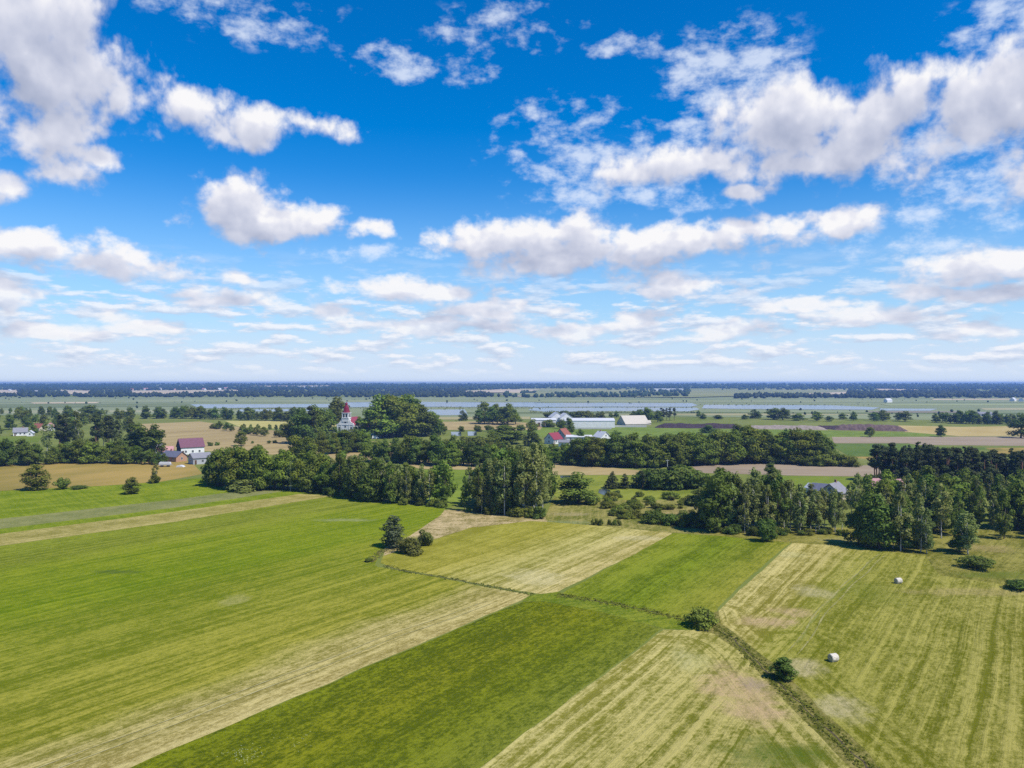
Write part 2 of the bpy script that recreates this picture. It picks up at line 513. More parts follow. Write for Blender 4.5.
# ---- the near fields
near_field('meadow', 'large bright green meadow with a mown straw-coloured strip along its lower edge',
    [(-150, 568), (-60, 554), (0, 546), (180, 521), (335, 495.5), (380, 502), (447, 509), (440, 516), (410, 536), (384, 548), (374, 566), (400, 571), (440, 577.5), (500, 590), (530, 595), (522, 600), (130, 768), (55, 805), (-250, 805)],
    ((522, 600), (130, 768)), ((335, 495.5), (0, 546)),
    [(0.0, (0.25, 0.21, 0.06)), (0.07, (0.19, 0.185, 0.035)), (0.11, (0.130, 0.165, 0.014)), (0.30, (0.112, 0.160, 0.010)), (0.44, (0.098, 0.158, 0.008)), (0.52, (0.094, 0.165, 0.006)), (0.74, (0.102, 0.168, 0.008)), (0.84, (0.10, 0.150, 0.012)), (1.0, (0.115, 0.165, 0.015))],
    [(0.0, (0.52, 0.46, 0.19)), (0.07, (0.47, 0.42, 0.16)), (0.12, (0.30, 0.315, 0.055)), (0.30, (0.25, 0.285, 0.042)), (0.42, (0.22, 0.265, 0.03)), (0.52, (0.19, 0.26, 0.018)), (0.74, (0.205, 0.27, 0.022)), (0.84, (0.21, 0.26, 0.035)), (1.0, (0.21, 0.275, 0.032))],
    period=2.7, stripe=0.5, mott=0.3, streak=0.5, tuft=0.5,
    patches=[(535, 0, 1, 1, ST, 0)][:0] + [(235, 600, 3, 5, (0.33, 0.30, 0.11), 0.5), (118, 572, 6, 2, (0.055, 0.085, 0.02), 0.6), (345, 520, 9, 3, (0.30, 0.30, 0.15), 0.55)])
near_field('hay_field', 'dark lush unmown grass field mottled with yellow seed heads',
    [(522, 601.5), (545, 602), (600, 612), (662, 629), (480, 768), (430, 805), (50, 805), (130, 768)],
    ((522, 601.5), (130, 768)), ((662, 629), (480, 768)),
    [(0.0, (0.062, 0.094, 0.006)), (0.5, (0.072, 0.106, 0.006)), (1.0, (0.068, 0.106, 0.010))],
    [(0.0, (0.160, 0.212, 0.012)), (0.35, (0.190, 0.224, 0.014)), (0.7, (0.165, 0.214, 0.014)), (1.0, (0.17, 0.215, 0.030))],
    period=5.5, stripe=0.25, mott=0.28, streak=0.5, tuft=0.8,
    patches=[(640, 615, 7, 3, (0.19, 0.20, 0.03), 0.5)])
near_field('hay_field', 'mown field in the lower middle with straw rows curving along the ditch',
    [(664, 630), (700, 630), (715, 634), (745, 655), (775, 690), (820, 735), (850, 768), (885, 805), (433, 805), (480, 768)],
    ((662, 630), (480, 768)), 60.0,
    [(0.0, (0.20, 0.20, 0.032)), (0.3, (0.125, 0.150, 0.018)), (1.0, (0.12, 0.145, 0.018))],
    [(0.0, (0.50, 0.46, 0.17)), (0.2, (0.42, 0.39, 0.125)), (1.0, (0.40, 0.36, 0.13))],
    period=2.2, stripe=0.75, mott=0.5, streak=0.45, tuft=0.55,
    head=[(664, 630), (700, 630), (715, 634), (745, 655), (775, 690), (820, 735), (885, 805)], head_w=7.5,
    patches=[(742, 690, 5.5, 9, (0.44, 0.315, 0.155), 0.9), (760, 712, 5, 4, (0.44, 0.315, 0.155), 0.8), (755, 685, 2.0, 3, (0.26, 0.20, 0.14), 0.6), (690, 660, 3, 6, (0.42, 0.39, 0.16), 0.5), (770, 755, 7, 4, (0.075, 0.115, 0.010), 0.8)])
near_field('hay_field', 'pale mown field with fine straw lines in front of the birch clump',
    [(384, 556), (410, 546), (430, 541), (470, 528), (530, 521), (548, 522), (600, 526), (672, 533), (671, 537), (557, 592), (540, 594), (500, 588), (440, 576), (400, 570), (380, 563)],
    ((557, 592), (671, 536)), ((382, 563), (530, 521)),
    [(0.0, (0.26, 0.24, 0.06)), (0.35, (0.205, 0.205, 0.034)), (0.75, (0.185, 0.205, 0.025)), (1.0, (0.18, 0.20, 0.025))],
    [(0.0, (0.54, 0.47, 0.20)), (0.35, (0.46, 0.43, 0.15)), (0.7, (0.33, 0.335, 0.070)), (1.0, (0.29, 0.31, 0.055))],
    period=2.6, stripe=0.6, mott=0.45, streak=0.6, tuft=0.45,
    patches=[(535, 578, 7, 8, (0.52, 0.45, 0.22), 0.6), (640, 538, 9, 4, (0.50, 0.43, 0.23), 0.5), (405, 556, 5, 5, (0.22, 0.21, 0.03), 0.5)])
near_field('meadow', 'fresh green meadow between two pale mown fields right of the middle',
    [(674, 533), (720, 536), (790, 543), (762, 566), (718, 607), (712, 620), (690, 620), (620, 605), (560, 594)],
    ((671, 536), (557, 592)), ((790, 543), (717, 611)),
    [(0.0, (0.100, 0.150, 0.010)), (0.5, (0.070, 0.120, 0.006)), (1.0, (0.11, 0.15, 0.012))],
    [(0.0, (0.21, 0.265, 0.030)), (0.5, (0.165, 0.240, 0.018)), (1.0, (0.25, 0.275, 0.045))],
    period=6.0, stripe=0.4, mott=0.5, streak=0.75, tuft=0.5)
near_field('hay_field', 'narrow pale stubble field with brown dry patches right of the green meadow',
    [(792, 543), (835, 545), (882, 551), (862, 570), (825, 605), (800, 640), (775, 665), (745, 642), (722, 624), (718, 611)],
    ((790, 543), (717, 611)), ((882, 551), (800, 640)),
    [(0.0, (0.21, 0.20, 0.035)), (0.5, (0.165, 0.17, 0.027)), (0.8, (0.15, 0.18, 0.02)), (1.0, (0.12, 0.155, 0.015))],
    [(0.0, (0.52, 0.47, 0.18)), (0.5, (0.44, 0.40, 0.135)), (1.0, (0.31, 0.31, 0.06))],
    period=2.3, stripe=0.7, mott=0.5, streak=0.5, tuft=0.5,
    head=[(717, 611), (722, 624), (745, 642), (775, 665), (800, 640)], head_w=5.0,
    patches=[(768, 622, 5, 4, (0.44, 0.315, 0.155), 0.85), (790, 612, 4, 4, (0.44, 0.315, 0.155), 0.7), (815, 592, 4, 6, (0.42, 0.36, 0.18), 0.6), (790, 555, 5, 4, (0.44, 0.40, 0.17), 0.5)])
near_field('hay_field', 'wide striped mown field on the right with two round bales on it',
    [(883, 551), (925, 556), (940, 575), (1024, 588), (1200, 606), (1330, 660), (1500, 805), (902, 805), (870, 755), (820, 708), (776, 665), (801, 640), (826, 605), (863, 570)],
    ((882, 551), (800, 640)), 70.0,
    [(0.0, (0.115, 0.145, 0.012)), (0.3, (0.11, 0.135, 0.012)), (0.6, (0.125, 0.145, 0.017)), (1.0, (0.10, 0.130, 0.012))],
    [(0.0, (0.30, 0.30, 0.060)), (0.3, (0.335, 0.325, 0.080)), (0.6, (0.36, 0.33, 0.092)), (1.0, (0.31, 0.30, 0.070))],
    period=2.1, stripe=0.52, mott=0.35, streak=0.45, tuft=0.5,
    head=[(801, 640), (776, 665), (820, 708), (870, 755), (902, 805)], head_w=8.0,
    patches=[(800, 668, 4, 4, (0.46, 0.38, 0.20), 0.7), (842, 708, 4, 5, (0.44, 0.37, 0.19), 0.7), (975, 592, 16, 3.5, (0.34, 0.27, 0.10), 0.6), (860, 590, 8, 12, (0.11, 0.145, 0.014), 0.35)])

# ---- strips, verges and pasture around them
def strip(name, label, poly, lo, hi, layer=1, **kw):
    kw.setdefault('stripe', 0.3); kw.setdefault('mott', 0.6)
    return near_field(name, label, poly, (poly[0], poly[1]), 40.0, [(0, lo), (1, lo)], [(0, hi), (1, hi)], layer=layer, **kw)

strip('field', 'grey-green strip of young crop across the left meadow', [(0, 519), (180, 499), (250, 489.5), (285, 491), (180, 507), (0, 529), (-90, 540), (-90, 530)], (0.135, 0.175, 0.062), (0.22, 0.25, 0.105), layer=3, angle=52)
strip('field', 'pale straw strip lying below the grey-green one on the left', [(0, 534), (180, 511), (300, 494), (335, 495.5), (180, 521), (0, 546), (-90, 558), (-90, 546)], (0.22, 0.21, 0.05), (0.40, 0.36, 0.13), layer=3, angle=52)
strip('meadow', 'bright green pasture with single bushes at the far left', [(-100, 530), (-100, 500), (0, 491), (100, 486), (160, 481), (205, 478), (262, 487), (335, 495.5), (180, 521), (0, 546), (-100, 560)], (0.105, 0.175, 0.010), (0.20, 0.27, 0.026), layer=2, angle=52)
strip('grass_verge', 'rough grass bank of the ditch between the mown fields on the right', [(690, 620), (718, 611), (722, 624), (745, 642), (776, 665), (820, 708), (870, 755), (902, 805), (885, 805), (850, 768), (820, 735), (775, 690), (745, 655), (715, 634), (700, 630), (664, 629)], (0.085, 0.105, 0.016), (0.26, 0.24, 0.075), layer=1, mscale=1.3)
strip('grass_verge', 'bright grassy baulk carrying a narrow ditch through the middle', [(530, 595), (540, 594), (557, 592), (560, 594), (620, 605), (690, 620), (700, 630), (664, 629), (600, 612), (545, 602), (522, 601)], (0.085, 0.145, 0.012), (0.20, 0.255, 0.03), layer=1, mscale=1.3)
strip('waste_ground', 'bare dry triangle of old straw beside the birch clump', [(445, 510), (470, 511), (545, 517), (548, 522), (530, 521), (470, 528), (430, 541), (410, 546), (384, 556), (384, 548), (410, 536), (440, 516)], (0.17, 0.155, 0.04), (0.52, 0.43, 0.23), layer=3, mscale=1.4,
      patches=[(415, 541, 5, 6, (0.15, 0.17, 0.02), 0.8), (520, 518, 9, 4, (0.19, 0.17, 0.035), 0.6)])
strip('pasture', 'rough olive pasture with dry patches in front of the right-hand birches', [(676, 533), (700, 526), (860, 528), (1000, 530), (1200, 545), (1200, 606), (1024, 588), (940, 575), (925, 556), (883, 551), (835, 545), (790, 543), (720, 536)], (0.10, 0.120, 0.018), (0.26, 0.25, 0.06), layer=1, mscale=0.8, patches=[(980, 548, 9, 6, (0.30, 0.23, 0.09), 0.7), (850, 540, 12, 3, (0.28, 0.25, 0.10), 0.6), (1010, 575, 12, 4, (0.10, 0.135, 0.015), 0.7)])
strip('pasture', 'bushy olive pasture with reddish dry grass behind the mown fields', [(545, 519), (552, 500), (560, 488), (720, 494), (720, 534), (674, 533), (600, 526), (548, 522)], (0.105, 0.135, 0.022), (0.29, 0.27, 0.085), layer=1, mscale=0.7,
      patches=[(560, 523, 12, 4, (0.20, 0.23, 0.10), 0.7), (675, 512, 9, 7, (0.33, 0.24, 0.11), 0.6), (570, 514, 9, 4, (0.32, 0.26, 0.13), 0.6), (700, 508, 5, 5, (0.33, 0.25, 0.12), 0.6)])

# ---- worn wheel tracks
def track(label, line, gauge=1.7, w=0.42, c1=(0.20, 0.17, 0.06), c2=(0.44, 0.37, 0.20), seed=1):
    r = np.random.default_rng(seed); pts = [G(*p) for p in line]; P = []
    for a, b in zip(pts[:-1], pts[1:]):
        n_ = max(2, int((b - a).length / 0.8)); P += [a.lerp(b, i / n_) for i in range(n_)]
    P = [sum((P[max(0, min(len(P) - 1, i + k))] for k in range(-6, 7)), Vector()) / 13 for i in range(len(P))]
    V, Fc = [], []
    for off in (-gauge / 2, gauge / 2):
        base = len(V)
        for i, p in enumerate(P):
            d = (P[min(i + 1, len(P) - 1)] - P[max(i - 1, 0)]).normalized(); nr = Vector((-d.y, d.x, 0))
            ww = w * r.uniform(0.25, 1.2) * min(1.0, (len(P) - 1 - i) / 6 + .05, i / 6 + .05)
            o = off + 0.18 * math.sin(i * 0.21 + seed)
            for s_ in (-ww / 2, ww / 2): V.append((p.x + nr.x * (o + s_), p.y + nr.y * (o + s_), 0.065 + 0.002 * seed))
            if i: k = base + 2 * i; Fc.append((k - 2, k - 1, k + 1, k))
    me = mesh_np('farm_track', V, Fc); me.materials.append(field_mat(c1, c2, 0.9, 2.0))
    tag(link('farm_track', me), label, 'track', None, 'structure')
track('faint wheel ruts between the narrow stubble field and the striped field', [(884, 553), (864, 571), (828, 605), (803, 640), (790, 660)], 1.5, 0.30, (0.16, 0.16, 0.03), (0.36, 0.32, 0.13), seed=2)
track('faint wheel ruts down the left meadow beside its straw strip', [(498, 600), (400, 634), (260, 688), (60, 765), (-60, 810)], 1.8, 0.22, (0.22, 0.20, 0.06), (0.44, 0.39, 0.18), seed=4)

# ---- middle distance and far fields
TAN, TAN2 = (0.27, 0.195, 0.080), (0.42, 0.32, 0.140)
GOLD, GOLD2 = (0.150, 0.135, 0.022), (0.37, 0.25, 0.068)
PINK, PINK2 = (0.245, 0.185, 0.120), (0.34, 0.265, 0.175)
GRN, GRN2 = (0.095, 0.140, 0.010), (0.17, 0.205, 0.022)
WET, WET2 = (0.165, 0.195, 0.085), (0.25, 0.27, 0.135)
field('stubble_field', 'golden stubble field behind the far-left pasture', [(-100, 463), (0, 464), (190, 461), (203, 474), (160, 482), (100, 486), (0, 491), (-100, 500)], GOLD, GOLD2, 0.045, 4.0)
field('meadow', 'small green field at the left edge among dark trees', [(-100, 437), (0, 436.5), (42, 436.5), (38, 442), (0, 445), (-100, 448)], GRN, GRN2)
field('wheat_field', 'broad tan wheat field behind the farmstead on the left', [(140, 424), (200, 421.5), (240, 427), (340, 437), (425, 448), (470, 466), (420, 464), (230, 452), (150, 449)], TAN, TAN2, 0.05, 8.0)
field('wheat_field', 'yellow strip behind the row of young trees', [(225, 421), (345, 421), (345, 426), (285, 429), (240, 427)], (0.36, 0.30, 0.08), (0.46, 0.40, 0.14), 0.05)
field('meadow', 'sunlit green clearing between the tree belt and the birch clump', [(420, 470), (475, 470), (470, 500), (445, 509), (420, 506)], GRN, (0.20, 0.25, 0.03))
field('farm_track', 'sandy strip behind the trees in the middle', [(400, 463), (480, 463.5), (560, 463), (645, 471), (640, 475), (555, 475), (480, 470), (420, 469)], TAN, TAN2, 0.1)
field('stubble_field', 'pale stubble patch below the tree group by the ponds', [(436, 422), (500, 421), (545, 424), (540, 430), (444, 430)], TAN, TAN2)
field('stubble_field', 'dry yellow clearing in front of the church trees', [(300, 452), (420, 446), (500, 442), (510, 447), (430, 453), (330, 466)], (0.25, 0.22, 0.06), (0.42, 0.34, 0.14))
field('crop_field', 'long green crop field in front of the white halls', [(520, 427.5), (620, 427), (760, 429), (835, 431), (930, 433), (940, 436.5), (835, 437), (740, 437), (640, 437), (530, 437)], (0.105, 0.155, 0.018), (0.185, 0.235, 0.035))
field('meadow', 'lush wet meadow around the small pond', [(545, 487), (555, 475.5), (640, 475.5), (720, 476), (722, 500), (640, 500), (560, 500)], (0.125, 0.155, 0.014), (0.26, 0.27, 0.035))
field('ploughed_field', 'pinkish brown bare field between the tree belt and the pine wood', [(690, 465), (745, 463), (895, 466), (1150, 470), (1150, 482), (895, 477), (790, 475.5), (700, 473)], PINK, PINK2, 0.1, -6.0)
field('meadow', 'bright green strip behind the birch row on the right', [(770, 476), (895, 477.5), (1150, 482), (1150, 505), (860, 492), (770, 488)], (0.115, 0.165, 0.015), (0.19, 0.225, 0.025))
field('ploughed_field', 'long greyish bare strip across the right', [(832, 437), (940, 436.8), (1150, 436), (1150, 447), (920, 445), (908, 443.4), (834, 443.4)], PINK, PINK2, 0.1, -6.0)
field('crop_field', 'deep green clover field on the right', [(832, 443.6), (907, 443.6), (918, 446), (1000, 448), (905, 456.5), (850, 456.5), (835, 448)], (0.075, 0.125, 0.018), (0.125, 0.170, 0.028))
field('wheat_field', 'golden wedge of ripe grain below the clover field', [(852, 456.7), (905, 456.7), (900, 463), (858, 463)], GOLD, GOLD2)
field('wheat_field', 'gold strip behind the pine wood at the right edge', [(985, 448), (1150, 447.2), (1150, 456), (1000, 454)], GOLD, GOLD2)
field('wheat_field', 'yellow and tan grain field at the far right', [(898, 425.5), (960, 427), (1150, 424), (1150, 435), (960, 436.3), (905, 432)], (0.37, 0.27, 0.09), (0.46, 0.36, 0.15), 0.05)
field('pasture', 'green verge with weeds between the crop rows on the right', [(770, 459), (850, 457), (900, 463.5), (890, 466), (745, 463)], (0.11, 0.14, 0.025), (0.24, 0.23, 0.07))
field('marsh', 'pale green marsh that surrounds the ponds', [(-900, 397.2), (1900, 397.2), (1900, 421), (1000, 421), (640, 416), (430, 420), (200, 414), (-900, 421)], WET, WET2, 0.02, -14.0, layer=1)
field('marsh', 'brighter flat reed bed beyond the ponds', [(-700, 400.0), (1700, 400.0), (1700, 402.3), (-700, 402.3)], (0.20, 0.23, 0.10), (0.28, 0.29, 0.15), 0.02, -14.0, layer=2)
FAR = [
    ('pale stubble field on the far slope at the left edge', [(-90, 390.3), (17, 390.3), (20, 395.6), (-90, 396)]),
    ('peach coloured stubble patch on the far slope, second from the left', [(60, 390.3), (93, 391), (88, 395.8), (78, 395.6), (63, 393.4)]),
    ('long peach stubble field below the far left village', [(130, 391), (236, 390.2), (242, 391.4), (214, 394), (150, 395.4), (131, 395)]),
    ('bent pale field beyond the middle of the marsh', [(462, 391.4), (500, 389.8), (540, 390), (520, 393.4), (505, 393), (466, 393.2)]),
    ('pinkish field lying beyond the tall trees of the middle', [(498, 394.2), (545, 393.4), (560, 395.6), (520, 397)]),
    ('tan field on the slope behind the white halls', [(545, 390.6), (640, 390.2), (640, 393.2), (610, 394), (552, 394.6)]),
    ('broad brown ploughed field on the far slope right of the middle', [(688, 391.6), (770, 390.2), (846, 391), (848, 396.4), (770, 395.4), (720, 397), (692, 396)]),
    ('thin cream strip in the far right forest', [(876, 389.2), (918, 390), (912, 391.2), (880, 391.0)]),
]
FAR += [
    ('narrow tan field on the far slope between the village and the middle', [(250, 386.6), (330, 386.2), (326, 387.2), (252, 387.6)]),
    ('small pink field low on the far slope right of the middle', [(648, 395.2), (690, 394.6), (690, 397), (652, 397.4)]),
    ('pale strip at the forest foot near the right margin', [(930, 399.2), (1100, 398.6), (1100, 399.8), (934, 400.2)]),
    ('light strip of cut reeds left of the church beyond the ponds', [(30, 402.8), (100, 402.2), (96, 403.4), (34, 403.8)]),
]
for i, (lab, pl) in enumerate(FAR):
    field('far_field', lab, pl, (0.42, 0.32, 0.19), (0.58, 0.47, 0.30), 0.02, -8.0, layer=3)
MARSHLAND = [
    ('straw coloured sedge strip behind the loose tree line on the right', [(560, 414.4), (740, 413.6), (900, 414.6), (740, 415.6)], (0.27, 0.24, 0.11), (0.36, 0.32, 0.16)),
    ('dark green sedge strip along the near rim of the long ponds', [(430, 412.4), (700, 412.2), (1040, 413.4), (1040, 414.4), (700, 413.4), (430, 413.8)], (0.085, 0.115, 0.035), (0.14, 0.16, 0.06)),
    ('pale dry meadow between the left pond strips and the tree belt', [(-60, 411.0), (130, 410.2), (205, 411.6), (60, 413.0), (-60, 413.4)], (0.25, 0.25, 0.13), (0.34, 0.32, 0.18)),
    ('bright green hay meadow of the marsh at the far right', [(880, 404.4), (1200, 403.2), (1200, 405.6), (890, 406.0)], (0.20, 0.24, 0.09), (0.29, 0.31, 0.14)),
    ('brownish mud flat beside the right ponds', [(868, 411.4), (960, 411.6), (955, 412.8), (870, 412.6)], (0.17, 0.135, 0.105), (0.26, 0.21, 0.17)),
    ('straw strip in the marsh right of the tall church trees', [(415, 417.2), (530, 416.8), (530, 419.2), (420, 420.0)], (0.29, 0.25, 0.11), (0.38, 0.33, 0.16)),
    ('dull green sedge flat at the left end of the marsh', [(-60, 404.6), (190, 403.6), (195, 406.6), (-60, 408.4)], (0.115, 0.145, 0.055), (0.19, 0.21, 0.09)),
    ('pale field lying across the marsh at the right margin', [(980, 408.2), (1200, 407.4), (1200, 409.6), (985, 410.2)], (0.31, 0.28, 0.15), (0.40, 0.36, 0.20)),
]
for lab, pl, ca, cb in MARSHLAND:
    field('marsh', lab, pl, ca, cb, 0.02, -10.0, layer=3)
field('far_field', 'green and tan farmland patchwork on the far slope', [(500, 388.8), (850, 388.8), (850, 392), (690, 398), (505, 396)], (0.17, 0.20, 0.06), (0.32, 0.29, 0.12), 0.01, -8.0, layer=2)

# ---- ponds
wm, n = material('pond_water')
pos = n.new('ShaderNodeNewGeometry').outputs['Position']
b = n.new('ShaderNodeBump'); b.inputs['Strength'].default_value = 0.12; b.inputs['Distance'].default_value = 0.05
n.put(b.inputs['Height'], n.noise(pos, 0.9, 3.0))
p = principled(n, (0.035, 0.05, 0.045), 0.12, 0.5, b.outputs[0]); p.inputs['IOR'].default_value = 1.33
finish(n, p)
PONDS = [
    ('thin sheet of pond water far left of the church', [(190, 404.6), (330, 404.2), (332, 407.5), (200, 408.5)]),
    ('narrow pond strip just behind the left trees', [(240, 409.6), (322, 409), (326, 411), (236, 411.8)]),
    ('wide pond behind the church and tall trees', [(345, 402.6), (425, 402.1), (500, 402.7), (545, 402.5), (512, 404.6), (548, 406.9), (470, 407.4), (410, 406.9), (340, 407.6)]),
    ('pale pond right beside the tall trees', [(376, 410), (465, 409.6), (468, 415.2), (376, 416)]),
    ('long pond in the middle of the marsh, far half', [(516, 403.4), (600, 403.0), (692, 403.3), (698, 405.6), (690, 407.2), (600, 407.0), (532, 407.5), (512, 405.4)]),
    ('long pond in the middle of the marsh, near half', [(534, 408.1), (620, 407.7), (696, 407.9), (700, 409.6), (688, 411.6), (610, 411.3), (548, 412.2), (528, 410.2)]),
    ('thin bright pond right of the middle', [(704, 405.0), (770, 405.2), (832, 405.5), (880, 407.8), (872, 410.0), (800, 409.6), (740, 409.3), (702, 408.6)]),
    ('muddy pond with dark banks at the right', [(880, 408.6), (938, 409), (930, 411), (880, 410.8)]),
    ('small weedy pool in the wet meadow', [(599, 489.5), (605, 489), (610.5, 490.5), (610, 494), (603, 495), (598.5, 493)]),
    ('tiny pool right of the weedy one', [(615.5, 491), (619, 490.5), (619, 494), (616, 495)]),
    ('fish pond behind the middle trees, left one', [(451, 432), (461, 432), (461.5, 436), (451.5, 436.4)]),
    ('fish pond behind the middle trees, right one', [(467.5, 431.6), (476.5, 431.6), (477, 435.6), (468, 436)]),
    ('dark narrow pond strip behind the pond meadow on the left', [(560, 475.8), (575, 475.6), (574, 478.6), (561, 478.8)]),
]
for lab, pl in PONDS:
    pts = [G(*q) for q in pl]
    me = poly_mesh('water', pts, None, lift_for(4, pts))
    me.materials.append(wm)
    tag(link('water', me), lab, 'pond', None, 'structure')

# ------------------------------------------------------------------ plants
def leaf_material(name, dark, light, transl=0.28):
    mt, n = material(name)
    oi = n.new('ShaderNodeObjectInfo').outputs['Random']
    lr = n.attr('leaf_tone')
    ob = n.new('ShaderNodeTexCoord').outputs['Object']
    cl = n.noise(ob, 0.55, 3.0, 0.6)
    f = n.m('ADD', n.m('MULTIPLY', lr, 0.60), n.m('ADD', n.m('MULTIPLY', n.lin(cl, 0.3, 0.7), 0.3), n.m('MULTIPLY', oi, 0.18)))
    c = n.mix(f, dark, light)
    h = n.new('ShaderNodeHueSaturation')
    n.put(h.inputs['Hue'], n.lin(oi, 0, 1, 0.468, 0.516)); n.put(h.inputs['Value'], n.lin(n.m('FRACT', n.m('MULTIPLY', oi, 7.31)), 0, 1, 0.72, 1.25)); n.put(h.inputs['Color'], c)
    d = principled(n, h.outputs[0], 0.75, 0.2)
    tr = n.new('ShaderNodeBsdfTranslucent')
    n.put(tr.inputs['Color'], n.mix(0.5, h.outputs[0], (0.085, 0.15, 0.018)))
    mx = n.new('ShaderNodeMixShader'); mx.inputs[0].default_value = transl
    n.put(mx.inputs[1], d.outputs[0]); n.put(mx.inputs[2], tr.outputs[0])
    finish(n, mx)
    return mt

M_BROAD = leaf_material('broadleaf_foliage', (0.105, 0.140, 0.012), (0.275, 0.355, 0.045), 0.44)
M_BIRCH = leaf_material('birch_foliage', (0.135, 0.168, 0.036), (0.365, 0.410, 0.120), 0.45)
M_DARK = leaf_material('alder_foliage', (0.070, 0.100, 0.012), (0.205, 0.290, 0.044), 0.40)
M_PINE = leaf_material('pine_needles', (0.028, 0.042, 0.012), (0.092, 0.115, 0.034), 0.2)
M_BUSH = leaf_material('bush_foliage', (0.085, 0.118, 0.012), (0.255, 0.295, 0.042), 0.38)
M_WILLOW = leaf_material('willow_foliage', (0.100, 0.130, 0.022), (0.25, 0.28, 0.06), 0.35)
M_ASPEN = leaf_material('aspen_foliage', (0.060, 0.078, 0.030), (0.16, 0.18, 0.085), 0.3)
M_BARK = rough_mat('brown_bark', (0.055, 0.042, 0.030), (0.12, 0.095, 0.07), 3.0, 0.9, 0.1, 0.4, stretch=(1, 1, 0.3))
M_WBARK = rough_mat('white_birch_bark', (0.20, 0.18, 0.15), (0.62, 0.60, 0.55), 1.6, 0.8, 0.2, 0.2, stretch=(1, 1, 2.2))
M_PBARK = rough_mat('pine_bark', (0.11, 0.060, 0.035), (0.25, 0.14, 0.085), 2.5, 0.9, 0.1, 0.4, stretch=(1, 1, 0.4))

def rand_dirs(r, n):
    v = r.normal(size=(n, 3)); return v / np.linalg.norm(v, axis=1, keepdims=True)

def leaf_mesh(name, lobes, r, size, per, mat, flat=0.0, droop=0.0, up=0.25):
    """lobes: (centre, radii, tone). Sprays of leaf-sized faces spread through the outer shell of every lobe."""
    C, N, S, T = [], [], [], []
    for (c, rad, tone) in lobes:
        k = max(12, int(per * rad[0] * rad[1] ** 0.5 * rad[2] ** 0.5))
        d = rand_dirs(r, k)
        rr = r.uniform(0.45, 1.0, (k, 1)) ** 0.5 * r.uniform(0.82, 1.16, (k, 1))
        p = np.array(c) + d * rr * np.array(rad)
        nn = d * 0.95 + rand_dirs(r, k) * 0.48 + np.array([0, 0, up])
        if flat: nn[:, 2] += flat
        C.append(p); N.append(nn / np.linalg.norm(nn, axis=1, keepdims=True))
        S.append(size * r.uniform(0.55, 1.35, k)); T.append(np.clip(tone + r.normal(0, 0.22, k), 0, 1))
    C, N, S, T = np.vstack(C), np.vstack(N), np.concatenate(S), np.concatenate(T)
    k = len(C)
    a = np.cross(N, rand_dirs(r, k)); a /= np.linalg.norm(a, axis=1, keepdims=True) + 1e-9
    b = np.cross(N, a)
    asp = r.uniform(0.5, 0.95, (k, 1)); s = S[:, None]
    bend = N * s * 0.25
    V = np.empty((k, 4, 3))
    V[:, 0] = C - a * s - bend; V[:, 1] = C + b * s * asp + bend * 0.6
    V[:, 2] = C + a * s - bend; V[:, 3] = C - b * s * asp + bend * 0.6
    if droop:
        V[:, 0, 2] -= droop * S
    V[:, :, 2] = np.maximum(V[:, :, 2], 0.05)
    me = bpy.data.meshes.new(name)
    me.vertices.add(4 * k); me.loops.add(4 * k); me.polygons.add(k)
    me.vertices.foreach_set('co', V.reshape(-1))
    me.loops.foreach_set('vertex_index', np.arange(4 * k, dtype=np.int32))
    me.polygons.foreach_set('loop_start', np.arange(0, 4 * k, 4, dtype=np.int32))
    at = me.attributes.new('leaf_tone', 'FLOAT', 'FACE')
    at.data.foreach_set('value', T.astype(np.float32))
    me.update(calc_edges=True); me.validate()
    me.materials.append(mat)
    return me

def tubes_mesh(name, paths, mat, sides=7):
    V, Fc = [], []
    for path in paths:
        base = len(V); n = len(path)
        for i, (p, rad) in enumerate(path):
            p = np.array(p, float)
            d = np.array(path[min(i + 1, n - 1)][0], float) - np.array(path[max(i - 1, 0)][0], float)
            d /= np.linalg.norm(d) + 1e-9
            u = np.cross(d, [0.3, 1, 0.2]); u /= np.linalg.norm(u); w = np.cross(d, u)
            for k in range(sides):
                t = 2 * math.pi * k / sides
                V.append(p + rad * (u * math.cos(t) + w * math.sin(t)))
        for i in range(n - 1):
            for k in range(sides):
                a, b2 = base + i * sides + k, base + i * sides + (k + 1) % sides
                Fc.append((a, b2, b2 + sides, a + sides))
        Fc.append(tuple(base + (n - 1) * sides + k for k in range(sides)))
        Fc.append(tuple(base + sides - 1 - k for k in range(sides)))
    me = mesh_np(name, V, Fc)
    me.materials.append(mat)
    for pl in me.polygons: pl.use_smooth = True
    return me

def limbs(r, top, th, lobes, rad, nl):
    lean = r.normal(0, 0.03 * top, 2)
    P = [((0, 0, -0.25), rad * 1.35), ((0, 0, 0.3), rad), ((lean[0] * .4, lean[1] * .4, th), rad * 0.8), ((lean[0], lean[1], top * 0.85), rad * 0.22)]
    out = [P]
    for i in r.permutation(len(lobes))[:nl]:
        c = np.array(lobes[i][0]); z0 = th * 0.7 + (c[2] - th) * 0.25
        s = np.array([lean[0] * z0 / top, lean[1] * z0 / top, max(0.4, z0)])
        out.append([(s, rad * 0.45), (s * 0.5 + c * 0.5 + np.array([0, 0, -0.2]), rad * 0.28), (c, rad * 0.1)])
    return out

